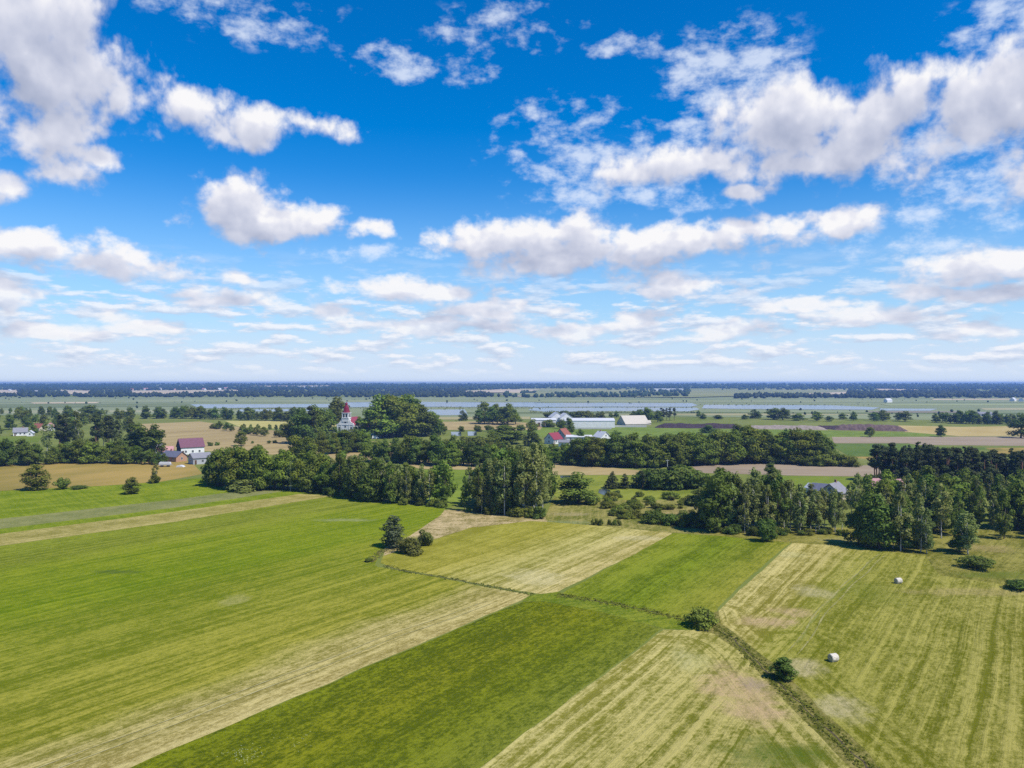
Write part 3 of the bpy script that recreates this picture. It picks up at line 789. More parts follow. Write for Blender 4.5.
def v_broad(seed, mat=None, slim=1.0, low=0.06):
    r = np.random.default_rng(seed); Ht = 12.0
    lobes = []
    nl = r.integers(26, 33)
    for i in range(nl):
        z = r.uniform(low * Ht + 1.2, Ht - 1.5)
        q = (z - low * Ht) / (Ht - low * Ht)
        env = 4.0 * slim * math.sin(math.pi * min(0.97, max(0.14, q ** 0.75 * 0.92 + 0.10))) ** 0.7
        a = r.uniform(0, 2 * math.pi); d = env * math.sqrt(r.uniform(0.1, 1.0)) * 0.85
        s = r.uniform(1.0, 1.9) * (1.1 - 0.35 * q)
        lobes.append(((math.cos(a) * d, math.sin(a) * d, z), (s, s, s * r.uniform(0.65, 0.9)), r.uniform(0.2, 0.8)))
    lobes.append(((0, 0, Ht * 0.55), (2.2 * slim, 2.2 * slim, 3.6), 0.35))
    lobes.append(((0.3, 0.2, Ht - 1.2), (1.2, 1.2, 1.1), 0.6))
    return leaf_mesh('crown', lobes, r, 0.27, 66, mat or M_BROAD), tubes_mesh('trunk', limbs(r, Ht, low * Ht + 1.2, lobes, 0.26, 6), M_BARK), Ht

def v_birch(seed, mat=None, bark=None):
    r = np.random.default_rng(seed); Ht = 14.0
    lobes = []
    lo = r.uniform(0.08, 0.24) * Ht
    for i in range(r.integers(26, 33)):
        q = r.uniform(0, 1) ** 0.85
        z = lo + q * (Ht - lo - 0.8)
        env = 2.35 * (math.sin(math.pi * (0.16 + 0.80 * q)) ** 0.75)
        a = r.uniform(0, 2 * math.pi); d = env * math.sqrt(r.uniform(0.05, 1.0)) * 0.85
        s = r.uniform(0.55, 1.05) * (1.15 - 0.45 * q)
        lobes.append(((math.cos(a) * d, math.sin(a) * d, z), (s, s, s * r.uniform(1.0, 1.6)), r.uniform(0.15, 0.9)))
    lobes.append(((0, 0, Ht - 1.0), (0.55, 0.55, 1.0), 0.6))
    return leaf_mesh('crown', lobes, r, 0.225, 92, mat or M_BIRCH, droop=0.5), tubes_mesh('trunk', limbs(r, Ht, lo, lobes, 0.125, 5), bark or M_WBARK), Ht

def v_column(seed, mat):
    """a dense spindle: small lobes all round a tapering axis, foliage down to the grass"""
    r = np.random.default_rng(seed); Ht = 9.0; lobes = []
    for i in range(46):
        q = (i + r.uniform(0, 1)) / 46
        z = 0.7 + q * (Ht - 1.3)
        env = 2.0 * math.sin(math.pi * (0.20 + 0.76 * q)) ** 0.8
        a = r.uniform(0, 2 * math.pi); d = env * r.uniform(0.35, 0.8); s_ = 0.75 * r.uniform(0.75, 1.2) * (1.1 - 0.4 * q)
        lobes.append(((math.cos(a) * d, math.sin(a) * d, z), (s_, s_, s_ * 1.15), r.uniform(0.15, 0.85)))
    lobes.append(((0, 0, Ht * 0.45), (1.0, 1.0, 3.2), 0.3))
    return leaf_mesh('crown', lobes, r, 0.16, 130, mat), tubes_mesh('trunk', [[((0, 0, -.2), .2), ((0, 0, 4), .12), ((0.1, 0, 8.4), .03)]], M_BARK), Ht

def v_pine(seed):
    r = np.random.default_rng(seed); Ht = 14.0
    lobes = []
    lo = r.uniform(0.22, 0.42) * Ht
    for i in range(r.integers(15, 20)):
        q = r.uniform(0, 1)
        z = lo + q * (Ht - lo - 0.6)
        env = 2.5 * (1 - 0.62 * q) * r.uniform(0.7, 1.1)
        a = r.uniform(0, 2 * math.pi); d = env * r.uniform(0.2, 0.9)
        s = r.uniform(0.9, 1.5) * (1.1 - 0.35 * q)
        lobes.append(((math.cos(a) * d, math.sin(a) * d, z), (s, s, s * 0.6), r.uniform(0.15, 0.8)))
    lobes.append(((0, 0, Ht - 0.7), (0.8, 0.8, 0.8), 0.5))
    return leaf_mesh('crown', lobes, r, 0.25, 105, M_PINE, up=0.4), tubes_mesh('trunk', limbs(r, Ht, lo, lobes, 0.2, 5), M_PBARK), Ht

def v_spruce(seed):
    r = np.random.default_rng(seed); Ht = 10.0
    lobes = []
    for i in range(30):
        q = (i + r.uniform(0, 1)) / 30
        z = 0.5 + q * (Ht - 1.0)
        env = 2.3 * (1 - q) + 0.15
        a = r.uniform(0, 2 * math.pi); d = env * 0.62
        s = 0.35 + 0.75 * (1 - q)
        lobes.append(((math.cos(a) * d, math.sin(a) * d, z), (s, s, s * 0.75), r.uniform(0.1, 0.7)))
    return leaf_mesh('crown', lobes, r, 0.22, 110, M_PINE, droop=0.6), tubes_mesh('trunk', [[((0, 0, -.2), .2), ((0, 0, 5), .12), ((0, 0, 9.6), .03)]], M_BARK), Ht

def v_bush(seed, mat=None, wide=1.0, dense=1.0):
    r = np.random.default_rng(seed); Ht = 3.0
    lobes = []
    for i in range(13):
        a = r.uniform(0, 2 * math.pi); d = 1.35 * wide * math.sqrt(r.uniform(0, 1))
        z = r.uniform(0.5, 2.35) * (1 - 0.32 * (d / (1.35 * wide)) ** 2)
        s = r.uniform(0.45, 0.8)
        lobes.append(((math.cos(a) * d, math.sin(a) * d, z), (s, s, s * 0.8), r.uniform(0.2, 0.8)))
    lobes.append(((0, 0, 1.15), (1.2 * wide, 1.2 * wide, 1.1), 0.3))
    st = [[((0, 0, -.1), .07), ((math.cos(k) * .4, math.sin(k) * .4, .9), .05), ((math.cos(k) * .8, math.sin(k) * .8, 1.9), .02)] for k in (0.3, 1.6, 2.9, 4.2, 5.3)]
    return leaf_mesh('crown', lobes, r, 0.13, 330 * dense, mat or M_BUSH), tubes_mesh('trunk', st, M_BARK, 5), Ht

VAR = {
    'broad': [v_broad(s) for s in range(1, 8)],
    'alder': [v_broad(s, M_DARK, 0.82, 0.04) for s in range(21, 27)],
    'birch': [v_birch(s) for s in range(41, 49)],
    'slim': [v_birch(s, M_DARK, M_BARK) for s in range(61, 66)],
    'pine': [v_pine(s) for s in range(81, 87)],
    'spruce': [v_spruce(s) for s in range(101, 104)],
    'bush': [v_bush(s) for s in range(121, 126)],
    'darkbush': [v_bush(s, M_DARK) for s in range(131, 134)],
    'willow': [v_bush(s, M_WILLOW, 1.0, 1.25) for s in range(141, 143)],
    'ball': [v_column(s, M_BUSH) for s in (181, 182)],
    'lone': [v_column(s, M_ASPEN) for s in (171, 172)],
    'poplar': [v_broad(s, M_BROAD, 0.62, 0.04) for s in range(151, 155)],
}
TNAME = {'broad': ('broadleaf_tree', 'tree'), 'alder': ('alder_tree', 'tree'), 'birch': ('birch_tree', 'tree'), 'slim': ('broadleaf_tree', 'tree'), 'lone': ('broadleaf_tree', 'tree'), 'ball': ('broadleaf_tree', 'tree'), 'pine': ('pine_tree', 'tree'),
         'spruce': ('spruce_tree', 'tree'), 'bush': ('bush', 'bush'), 'darkbush': ('bush', 'bush'), 'willow': ('bush', 'bush'), 'poplar': ('poplar_tree', 'tree')}
# true height of every variant, to scale by
def real_top(me):
    z = np.empty(len(me.vertices) * 3); me.vertices.foreach_get('co', z); return float(np.percentile(z[2::3], 99.5))
VTOP = {k: [real_top(v[0]) for v in vs] for k, vs in VAR.items()}

def plant(kind, x, y, h, label, group=None, wide=1.0, var=None):
    vs = VAR[kind]
    i = random.randrange(len(vs)) if var is None else var
    crown, trunk, _ = vs[i]
    s = h / VTOP[kind][i]
    name, cat = TNAME[kind]
    r = empty(name, (x, y, terrain(y)), random.uniform(0, 6.283), (s * wide, s * wide, s))
    tag(r, label, cat, group)
    link('trunk', trunk, None, r); link('crown', crown, None, r)
    return r

def tree_px(kind, px, base, top, label, group=None, w=None, var=None):
    """a single plant that stands at (px, base) of the photograph and reaches up to row TOP; w = its width there"""
    q = G(px, base)
    h = (base - top) / F * q.y
    wide = 1.0
    if w:
        i = random.randrange(len(VAR[kind])) if var is None else var
        var = i
        c = np.empty(len(VAR[kind][i][0].vertices) * 3); VAR[kind][i][0].vertices.foreach_get('co', c)
        full = np.percentile(c[0::3], 98) - np.percentile(c[0::3], 2)
        wide = (w / F * q.y) / (full * h / VTOP[kind][i])
    return plant(kind, q.x, q.y, h, label, group, wide, var)

def belt(kinds, line, rows, n, top, label, group, jit=1.6, rowgap=4.5, wide=(0.95, 1.2), skip=()):
    """n plants along the front line (picture positions on the ground), set back in rows; top = list of (px, row of the tree tops)"""
    pts = [G(*p) for p in line]
    L = [0.0]
    for a, b2 in zip(pts[:-1], pts[1:]): L.append(L[-1] + (b2 - a).length)
    tx, ty = [t[0] for t in top], [t[1] for t in top]
    per = max(1, n // rows)
    for k in range(rows):
        for j in range(per):
            s = (j + 0.5 + (0.5 if k % 2 else 0)) / per * L[-1]
            s = min(max(0, s + random.uniform(-0.35, 0.35) * L[-1] / per), L[-1] - 1e-3)
            i = max(i for i in range(len(L) - 1) if L[i] <= s)
            t = (s - L[i]) / (L[i + 1] - L[i])
            p = pts[i].lerp(pts[i + 1], t)
            px0 = CX + p.x / p.y * F
            if any(a < px0 < b2 for a, b2 in skip) and k == 0: continue
            x = p.x + random.uniform(-jit, jit); y = p.y + k * rowgap + random.uniform(-jit, jit)
            tr = np.interp(px0, tx, ty)
            h = (H - terrain(p.y)) - (tr - YH) / F * p.y
            h *= random.choice((0.72, 0.82, 0.9, 0.95, 1.0, 1.04)) if n > 8 else random.uniform(0.9, 1.03)
            kd = random.choice(kinds) if not callable(kinds) else kinds(px0, k)
            plant(kd, x, y, h, label, group, random.uniform(*wide))

def grove(kinds, poly, n, h, label, group, wide=(0.9, 1.2), mind=2.6):
    """n plants spread over a patch of ground (polygon of picture positions)"""
    P = [G(*p) for p in poly]
    x0, x1, y0, y1 = min(p.x for p in P), max(p.x for p in P), min(p.y for p in P), max(p.y for p in P)
    got, tries = [], 0
    while len(got) < n and tries < n * 300:
        tries += 1
        x, y = random.uniform(x0, x1), random.uniform(y0, y1)
        c = False
        for a, b2 in zip(P, P[1:] + P[:1]):
            if (a.y > y) != (b2.y > y) and x < (b2.x - a.x) * (y - a.y) / (b2.y - a.y) + a.x: c = not c
        if not c or any((x - u) ** 2 + (y - v) ** 2 < mind * mind for u, v in got): continue
        got.append((x, y))
        plant(random.choice(kinds), x, y, random.uniform(*h), label, group, random.uniform(*wide))

# ---- single plants, each with its own label
tree_px('lone', 393, 547, 516, 'slender grey-green tree standing alone with two round bushes in the meadow', w=20)
tree_px('willow', 411, 553.5, 538, 'rounded olive-green bush, larger and nearer of the two beside the slender meadow tree', w=21)
tree_px('willow', 425, 545.5, 530, 'dark ball-shaped bush, farther of the two beside the slender meadow tree', w=15)
tree_px('darkbush', 369, 562, 558, 'tiny dark bush at the end of the ditch in the left meadow', w=7)
tree_px('willow', 245, 490.5, 479.5, 'low dome-shaped clipped-looking shrub in front of the left tree belt', w=35, var=0)
tree_px('ball', 36, 490, 464.5, 'round dark green tree alone on the far-left pasture', w=23)
tree_px('bush', 62, 489.5, 477.5, 'small bush right of the round far-left tree', w=11)
tree_px('darkbush', 78, 489, 485.5, 'flat low scrub trailing off the small far-left bush', w=14)
tree_px('ball', 131.5, 494, 477.5, 'small conical dark tree standing alone in the left pasture', w=14)
tree_px('bush', 154.5, 483.3, 473.5, 'round bush at the foot of a thin young tree left of the farmstead', w=10)
tree_px('birch', 155.5, 483, 464, 'thin young tree growing out of a bush left of the farmstead', w=7)
tree_px('bush', 702, 626.5, 609, 'spreading dark green bush at the bend of the ditch', w=30, var=1)
tree_px('alder', 784, 680, 658.5, 'upright dark bush growing in the ditch near the round bales', w=20, var=1)
tree_px('darkbush', 767, 541.5, 519, 'dark rounded bush before the right birch row', w=17)
tree_px('darkbush', 977, 568.5, 556.5, 'flat wide dark bush on the rough pasture at the right', w=29)
tree_px('darkbush', 1021, 590, 580, 'low dark scrub at the right edge above the striped field', w=22)
tree_px('alder', 578, 503, 473, 'broad dark bushy tree alone left of the weedy pool', w=36, var=3)
tree_px('bush', 593, 504, 494, 'low bush under the broad dark tree by the pool', w=16)
tree_px('broad', 241, 446, 431, 'lone round tree on the tan wheat field', w=11)
tree_px('alder', 941, 437, 425, 'lone tree between the bare strip and the yellow field on the right', w=8)
tree_px('broad', 870, 437, 427, 'lone feathery tree in front of the purple-brown heap', w=9)
tree_px('alder', 1021, 438, 413.5, 'tall dark tree cut by the right edge', w=16)
tree_px('alder', 771.5, 481, 463, 'small round dark tree rising above the right birch row', w=15)
tree_px('pine', 873, 497, 475, 'dark conifer pair, left one, beside the pink-walled house', w=11)
tree_px('pine', 881, 496, 473.5, 'dark conifer pair, right one, beside the pink-walled house', w=11)
tree_px('alder', 700, 506, 488, 'dark reddish bush at the right end of the wet meadow', w=20)
tree_px('alder', 580, 441, 429, 'small round tree on the crop field before the white hall', w=9)
tree_px('alder', 616, 440.5, 430.5, 'dark rounded tree right of the white gabled house', w=13)
tree_px('alder', 568, 434, 418, 'dark tree standing before the white warehouse', w=10)
tree_px('alder', 561, 429, 419.5, 'smaller dark tree in front of the white gables', w=8)
tree_px('alder', 708, 433, 425, 'round dark bush on the crop field before the soil bank', w=13)
tree_px('broad', 288.5, 437, 428, 'small tree left of the church hedge', w=8)
tree_px('poplar', 337, 431, 398, 'tall tree just behind the church tower', w=20)
tree_px('broad', 359.5, 437, 417, 'dark tree hiding the church nave', w=13)
tree_px('alder', 532, 446, 427, 'round dark tree left of the red-roofed houses', w=14)
tree_px('alder', 505, 444, 426, 'dense dark tree by the fish ponds', w=30, var=2)

# ---- belts and groups
def left_mix(px, k):
    if px < 268: return random.choice(('broad', 'broad', 'alder'))
    return random.choice(('birch', 'slim', 'alder', 'birch', 'broad'))
belt(left_mix, [(206, 485), (235, 489), (274, 489.5), (317, 492.5), (356, 498), (400, 504), (446, 506.5)], 3, 84,
     [(205, 456), (225, 447), (262, 449), (300, 456), (340, 455), (380, 460), (420, 459), (447, 466)], 'tree in the dense belt along the upper edge of the left meadow', 'trees of the belt along the left meadow', jit=1.4, rowgap=4.5)
belt(['bush', 'darkbush'], [(300, 492), (330, 495), (370, 501), (445, 508)], 1, 14, [(300, 484), (445, 498)], 'low bush under the belt along the left meadow', 'bushes under the left belt', jit=0.8)
def mid_mix(px, k):
    if px < 502: return random.choice(('birch', 'birch', 'birch', 'slim'))
    return random.choice(('alder', 'birch', 'slim', 'birch'))
belt(mid_mix, [(466, 510), (485, 513), (510, 516.5), (548, 516)], 5, 46, [(462, 476), (480, 468), (495, 462), (515, 450), (540, 449), (552, 462)],
     'tree in the birch clump at the centre between the two hay fields', 'trees of the central birch clump', jit=1.6, rowgap=6.0)
belt(['darkbush', 'bush'], [(463, 511), (500, 515), (546, 519)], 1, 9, [(460, 504), (546, 508)], 'dark bush at the foot of the central birch clump', 'bushes under the central clump', jit=0.7)
def right_mix(px, k):
    if px < 730: return random.choice(('alder', 'slim', 'birch'))
    return random.choice(('birch', 'birch', 'slim', 'birch'))
belt(right_mix, [(708, 529), (735, 532), (770, 533), (805, 532), (848, 533)], 3, 44, [(705, 480), (725, 474), (770, 476), (800, 484), (830, 491), (850, 494)],
     'birch or alder of the tall row behind the narrow stubble field', 'trees of the right birch row', jit=1.7, rowgap=5.0)
belt(['birch', 'slim', 'birch', 'alder'], [(858, 546), (878, 549), (900, 551), (934, 553)], 2, 15, [(855, 499), (880, 494), (905, 495), (935, 507)],
     'birch in the small clump that throws shade on the striped field', 'birches in front of the right wood', jit=1.2, rowgap=4.0)
tree_px('birch', 968, 554.5, 513, 'separate leaning birch right of the shady clump', w=22, var=2)
tree_px('alder', 960, 552, 524, 'bushy lower tree leaning on the separate birch', w=20)
belt(['darkbush', 'bush'], [(893, 490), (925, 491.5), (960, 493)], 1, 12, [(893, 482), (960, 485)], 'bush along the sunny edge of the dark pine wood', 'bushes at the pine wood edge', jit=0.8, wide=(1.1, 1.4))
grove(['birch', 'birch', 'broad', 'slim', 'alder'], [(850, 531), (930, 538), (1090, 542), (1090, 505), (905, 505), (850, 512)], 70, (9.5, 14.5),
      'leafy tree in the mixed wood in front of the dark pines', 'trees of the mixed wood at the right', mind=2.4)
belt(['pine', 'pine', 'pine', 'spruce'], [(895, 488), (940, 489.5), (990, 490), (1080, 492)], 6, 132, [(892, 450), (960, 449), (1024, 455), (1080, 457)],
     'dark pine of the dense square wood at the right', 'pines of the square wood', jit=1.2, rowgap=5.0, wide=(1.1, 1.4))
belt(['alder', 'alder', 'alder', 'spruce'], [(-60, 466), (0, 466.5), (45, 465)], 3, 24, [(-60, 442), (0, 440), (30, 441), (46, 446)], 'dark tree in the low wood at the left edge', 'trees of the low left wood', wide=(1.15, 1.4))
belt(['alder', 'alder', 'alder', 'broad'], [(46, 463), (90, 463.5), (128, 464), (160, 465)], 2, 26, [(46, 447), (80, 440), (110, 440), (126, 446), (160, 452)], 'dark tree in the thicket left of the farmstead', 'trees of the thicket by the farm', wide=(1.1, 1.4))
tree_px('alder', 137, 457, 424, 'large dark oak-like tree beside the farmstead, left of a pair', w=30, var=0)
tree_px('alder', 155, 456, 425, 'large dark oak-like tree beside the farmstead, right of a pair', w=22, var=4)
belt(['pine', 'pine', 'birch'], [(42, 455), (70, 452), (105, 450), (122, 447)], 2, 18, [(45, 420), (70, 413), (100, 415), (124, 420)], 'tall pine with a bare trunk behind the left thicket', 'tall pines behind the left thicket', jit=3, rowgap=9)
grove(['broad', 'broad', 'alder'], [(-60, 436), (60, 436), (130, 432), (135, 417), (60, 415), (-60, 418)], 46, (8, 13), 'broadleaf tree in the orchard village at the far left', 'trees of the left village', mind=6, wide=(1.0, 1.4))
belt(['broad', 'alder'], [(-40, 416), (20, 413.5), (60, 414)], 1, 14, [(-40, 407), (60, 408)], 'tree of the distant row at the far left', 'distant trees at the far left')
tree_px('alder', 91, 418, 405.5, 'wide dark tree crown rising behind the left village', w=24)
belt(['alder', 'broad', 'alder'], [(126, 419), (180, 418.5), (240, 420), (300, 422)], 2, 40, [(126, 406), (160, 404.5), (200, 407), (240, 408), (300, 408)], 'tree of the distant belt beyond the tan wheat field', 'trees of the belt beyond the wheat', wide=(1.1, 1.5), rowgap=10)
belt(['broad', 'bush'], [(210, 428), (235, 432), (262, 436), (290, 438)], 1, 9, [(208, 419), (235, 424), (290, 430)], 'rounded tree in the hedge at the rim of the wheat field', 'hedge trees by the wheat field', wide=(1.3, 1.6))
belt(['broad'], [(240, 429.5), (262, 430), (285, 430.6), (286, 430.6)], 1, 6, [(240, 423.5), (286, 424.5)], 'young round tree in the evenly spaced row by the yellow strip', 'young trees in a row', jit=0.3)
for k, (px, b_, t_) in enumerate([(210, 446, 442), (217, 445.5, 442), (252.5, 443.5, 441), (269, 443.5, 440.5), (275, 443.3, 440)]):
    tree_px('darkbush', px, b_, t_, 'tiny round bush on the tan wheat field', 'tiny bushes on the wheat field')
belt(['alder', 'alder', 'pine'], [(288, 443), (305, 444), (326, 441)], 2, 10, [(288, 412), (305, 406), (326, 410)], 'dark tall tree of the group left of the church', 'dark trees left of the church', wide=(1.0, 1.3), rowgap=8)
belt(['poplar', 'broad', 'poplar', 'alder'], [(368, 438), (385, 438), (405, 437), (438, 436)], 3, 21, [(362, 412), (375, 399), (392, 394.5), (412, 397), (422, 408), (440, 420)], 'tall leafy tree of the group right of the church', 'tall trees right of the church', wide=(1.3, 1.8), rowgap=12)
belt(['broad', 'alder', 'broad'], [(294, 462), (312, 462), (312.5, 462)], 1, 3, [(294, 436), (312, 438)], 'bushy tree behind the left belt on the wheat field', 'bushy trees rising behind the left belt', wide=(1.2, 1.5))
belt(['broad', 'alder'], [(323, 455), (345, 453), (366, 452)], 2, 14, [(323, 434), (345, 429.5), (366, 431)], 'tree of the row that hides the foot of the church', 'trees in front of the church', wide=(1.1, 1.4))
belt(['alder', 'alder', 'broad'], [(362, 462), (400, 463), (440, 466), (490, 467), (525, 462)], 2, 38, [(362, 446), (390, 438), (420, 436), (450, 437), (480, 444), (520, 446)], 'dark tree of the hedge behind the centre', 'trees of the hedge behind the centre', rowgap=6, wide=(1.0, 1.35))
belt(['bush', 'broad'], [(410, 449), (440, 450), (480, 449), (520, 440)], 1, 12, [(410, 441), (520, 430)], 'shrubby tree by the fish ponds', 'shrubby trees by the fish ponds', wide=(1.2, 1.6))
belt(['bush'], [(438, 431.5), (450, 431.5), (487, 432), (540, 430)], 1, 8, [(438, 426), (540, 424)], 'round bush along the stubble patch by the ponds', 'bushes along the pond stubble')
belt(['alder', 'broad', 'alder'], [(477, 424), (495, 424.5), (516, 425)], 2, 9, [(474, 405), (490, 402.5), (505, 402), (518, 405)], 'tall tree of the isolated group before the ponds', 'isolated tree group before the ponds', wide=(1.2, 1.5), rowgap=14)
tree_px('alder', 463, 421, 410.5, 'small dark tree between the pond and the isolated group', w=7)
belt(['alder', 'broad', 'alder', 'alder'], [(553, 464), (590, 466), (640, 468), (690, 466), (735, 464)], 3, 72, [(553, 448), (575, 440), (600, 438), (640, 436), (700, 434), (735, 432)], 'dark tree of the long belt behind the wet meadow', 'trees of the long belt behind the wet meadow', rowgap=6, wide=(1.1, 1.4))
belt(['alder', 'broad', 'alder'], [(732, 463), (750, 463.5), (772, 463.5)], 3, 15, [(732, 426), (745, 424), (758, 424.5), (774, 430)], 'tall dark tree at the high right end of the long belt', 'tall trees at the end of the long belt', rowgap=6, wide=(1.1, 1.35))
belt(['alder', 'broad'], [(774, 463.5), (800, 464), (832, 464)], 2, 18, [(774, 432), (800, 430), (820, 432), (832, 438)], 'dark tree of the belt before the deep green clover', 'trees before the clover field', rowgap=6, wide=(1.1, 1.4))
belt(['darkbush', 'bush'], [(800, 466), (830, 466), (858, 466.5)], 1, 8, [(800, 459), (835, 451), (858, 460)], 'dark bush where the belt ends at the bare field', 'bushes at the end of the belt', wide=(1.0, 1.3))
for k, (px, t_) in enumerate([(612.5, 472), (625, 474), (636.5, 477)]):
    tree_px('spruce', px, 488.5, t_, ['largest of three dark cone-shaped conifers by the pool, leftmost', 'middle one of three dark cone-shaped conifers by the pool', 'smallest of three dark cone-shaped conifers by the pool, rightmost'][k], w=14)
belt(['alder', 'spruce', 'darkbush', 'pine'], [(642, 489), (670, 489), (698, 488)], 2, 20, [(642, 473), (660, 468), (685, 467), (700, 472)], 'dark tree of the low thicket behind the weedy meadow', 'trees of the low thicket', rowgap=4, wide=(1.1, 1.4))
grove(['bush', 'bush', 'bush', 'willow'], [(600, 518), (612, 496), (700, 496), (715, 508), (700, 519), (640, 522)], 44, (0.8, 2.6), 'bush scattered over the olive pasture', 'bushes scattered on the pasture', mind=2.4, wide=(1.2, 1.7))
belt(['bush', 'willow', 'darkbush'], [(648, 522.5), (675, 525), (706, 528)], 2, 15, [(648, 511), (706, 514)], 'bush of the row at the top of the fresh green meadow', 'bushes along the fresh green meadow', jit=0.8, rowgap=2.5)
belt(['bush'], [(592, 525), (600, 525.5), (620, 525.5)], 1, 6, [(592, 518.5), (620, 519.5)], 'thin shrub of the sparse row above the pale mown field', 'thin shrubs above the pale field', jit=0.4, wide=(0.45, 0.6))
belt(['birch', 'birch', 'slim'], [(815, 508), (832, 509), (850, 507), (872, 508)], 1, 9, [(815, 490), (872, 491)], 'birch standing right in front of the grey and cream roofed house', 'birches hiding the house on the right', jit=0.8)
belt(['bush', 'darkbush'], [(706, 531), (760, 536), (830, 534), (850, 536)], 1, 20, [(706, 522), (760, 527), (850, 529)], 'bush at the foot of the right birch row', 'bushes under the right birch row', jit=0.9)
belt(['bush', 'broad', 'alder'], [(790, 502), (830, 504), (860, 502), (905, 501)], 1, 14, [(790, 491), (905, 492)], 'garden tree around the houses behind the birch row', 'garden trees behind the birch row')
belt(['broad', 'alder', 'bush'], [(550, 452), (575, 450), (600, 447), (640, 447)], 1, 14, [(550, 440), (640, 438)], 'garden tree between the red-roofed houses', 'garden trees by the red roofs', jit=2)
for k, (px, b_, t_, w_) in enumerate([(755, 418.5, 409.5, 9), (774, 419.5, 408, 13), (783, 420, 408, 13), (817, 421, 412, 10), (843, 419.5, 413, 8), (853.5, 420.5, 411.5, 7), (874, 421, 412, 9), (883, 421, 410, 12), (898, 420.5, 413, 7), (905, 421.5, 411, 13), (745, 419.5, 414.5, 6), (703, 419, 413.5, 6), (698.5, 417.5, 410.5, 5), (718, 419, 415, 9), (798, 420.5, 413.5, 12), (829, 421.5, 416, 9)]):
    tree_px(random.choice(['alder', 'alder', 'broad']), px, b_, t_, 'single tree of the loose line at the near rim of the marsh', 'loose tree line along the marsh', w=w_)
belt(['alder', 'alder', 'broad'], [(935, 422.5), (965, 424), (1000, 424.5), (1016, 424)], 2, 24, [(935, 414), (965, 410.5), (1000, 411.5), (1016, 416)], 'dark tree of the row before the pond at the far right', 'dark row at the far right', rowgap=12, wide=(1.1, 1.5))
belt(['broad', 'alder'], [(630, 421), (648, 422), (660, 422)], 1, 5, [(630, 411), (648, 407.5), (660, 412)], 'tree behind the cream tent hall', 'trees behind the tent hall', wide=(1.2, 1.6))
belt(['pine', 'pine'], [(661, 420), (668, 420.5), (676, 420.5)], 1, 5, [(661, 408), (676, 407)], 'dark conifer of the small group behind the soil bank', 'conifers behind the soil bank', wide=(1.2, 1.5))
belt(['alder', 'bush'], [(545, 417.5), (590, 418), (620, 417.5)], 1, 12, [(545, 411), (620, 411)], 'dark tree behind the white halls', 'trees behind the white halls', wide=(1.3, 1.7))
belt(['bush', 'alder'], [(530, 428), (540, 426), (552, 428)], 1, 4, [(530, 418), (552, 420)], 'shrub at the left end of the white halls', 'shrubs by the white halls')

# ---- far-off forest: nobody could count it
def far_forest(name, label, patches, exclude, n, hr, tone):
    r = np.random.default_rng(5 + n)
    ico = bmesh.new(); bmesh.ops.create_icosphere(ico, subdivisions=1, radius=1.0)
    bv = np.array([v.co[:] for v in ico.verts]); bf = np.array([[v.index for v in f.verts] for f in ico.faces]); ico.free()
    def inside(px, py, pl):
        c = False
        for (ax, ay), (bx, by) in zip(pl, pl[1:] + pl[:1]):
            if (ay > py) != (by > py) and px < (bx - ax) * (py - ay) / (by - ay) + ax: c = not c
        return c
    V, Fc, T = [], [], []
    cnt = tries = 0
    wts = np.array([(max(p[0] for p in pl) - min(p[0] for p in pl)) * (max(p[1] for p in pl) - min(p[1] for p in pl)) for pl in patches]); wts = wts / wts.sum()
    while cnt < n and tries < n * 8:
        tries += 1
        pl = patches[r.choice(len(patches), p=wts)]
        px = r.uniform(min(p[0] for p in pl), max(p[0] for p in pl)); py = r.uniform(min(p[1] for p in pl), max(p[1] for p in pl))
        if not inside(px, py, pl) or any(inside(px, py, e) for e in exclude): continue
        q = G(px, py)
        h = r.uniform(*hr); w = h * r.uniform(0.32, 0.55) * (1.0 + q.y / 9000.0)
        v = bv * r.uniform(0.72, 1.28, (len(bv), 1)) * np.array([w, w, h * 0.55]) + np.array([q.x, q.y, q.z + h * 0.47])
        V.append(v); Fc.append(bf + cnt * len(bv)); T.append(np.full(len(bf), r.uniform(0, 1)))
        cnt += 1
    V = np.vstack(V); Fc = np.vstack(Fc); T = np.concatenate(T)
    me = bpy.data.meshes.new(name)
    me.vertices.add(len(V)); me.loops.add(3 * len(Fc)); me.polygons.add(len(Fc))
    me.vertices.foreach_set('co', V.reshape(-1)); me.loops.foreach_set('vertex_index', Fc.reshape(-1).astype(np.int32))
    me.polygons.foreach_set('loop_start', np.arange(0, 3 * len(Fc), 3, dtype=np.int32))
    at = me.attributes.new('leaf_tone', 'FLOAT', 'FACE'); at.data.foreach_set('value', T.astype(np.float32))
    me.update(calc_edges=True); me.validate()
    me.materials.append(tone)
    tag(link(name, me), label, 'forest', None, 'stuff')

M_FAR = leaf_material('far_forest_foliage', (0.016, 0.032, 0.012), (0.050, 0.075, 0.022), 0.0)
EXC = [pl for _, pl in FAR]
far_forest('forest', 'long dark forest on the far slope along the whole skyline', [[(-420, 384.2), (1450, 384.2), (1450, 390), (-420, 390)]], EXC + [[(520, 388.8), (850, 388.8), (850, 392), (690, 395), (520, 395)]], 9000, (9, 14), M_FAR)
far_forest('forest', 'nearer forest edge between the marsh and the far slope', [[(-300, 389), (460, 389), (500, 397.4), (-300, 397.4)], [(735, 395.5), (850, 392), (1400, 389), (1400, 397.4), (735, 398.6)]], EXC, 4600, (8, 13), M_FAR)
far_forest('forest', 'broken rows of far trees behind the ponds in the middle', [[(505, 393.2), (600, 393.6), (600, 397.5), (505, 398)], [(600, 389.5), (690, 389.5), (690, 397), (600, 397.5)], [(720, 389), (860, 388), (860, 390.4), (720, 390.6)]], EXC[:6], 420, (8, 13), M_FAR)
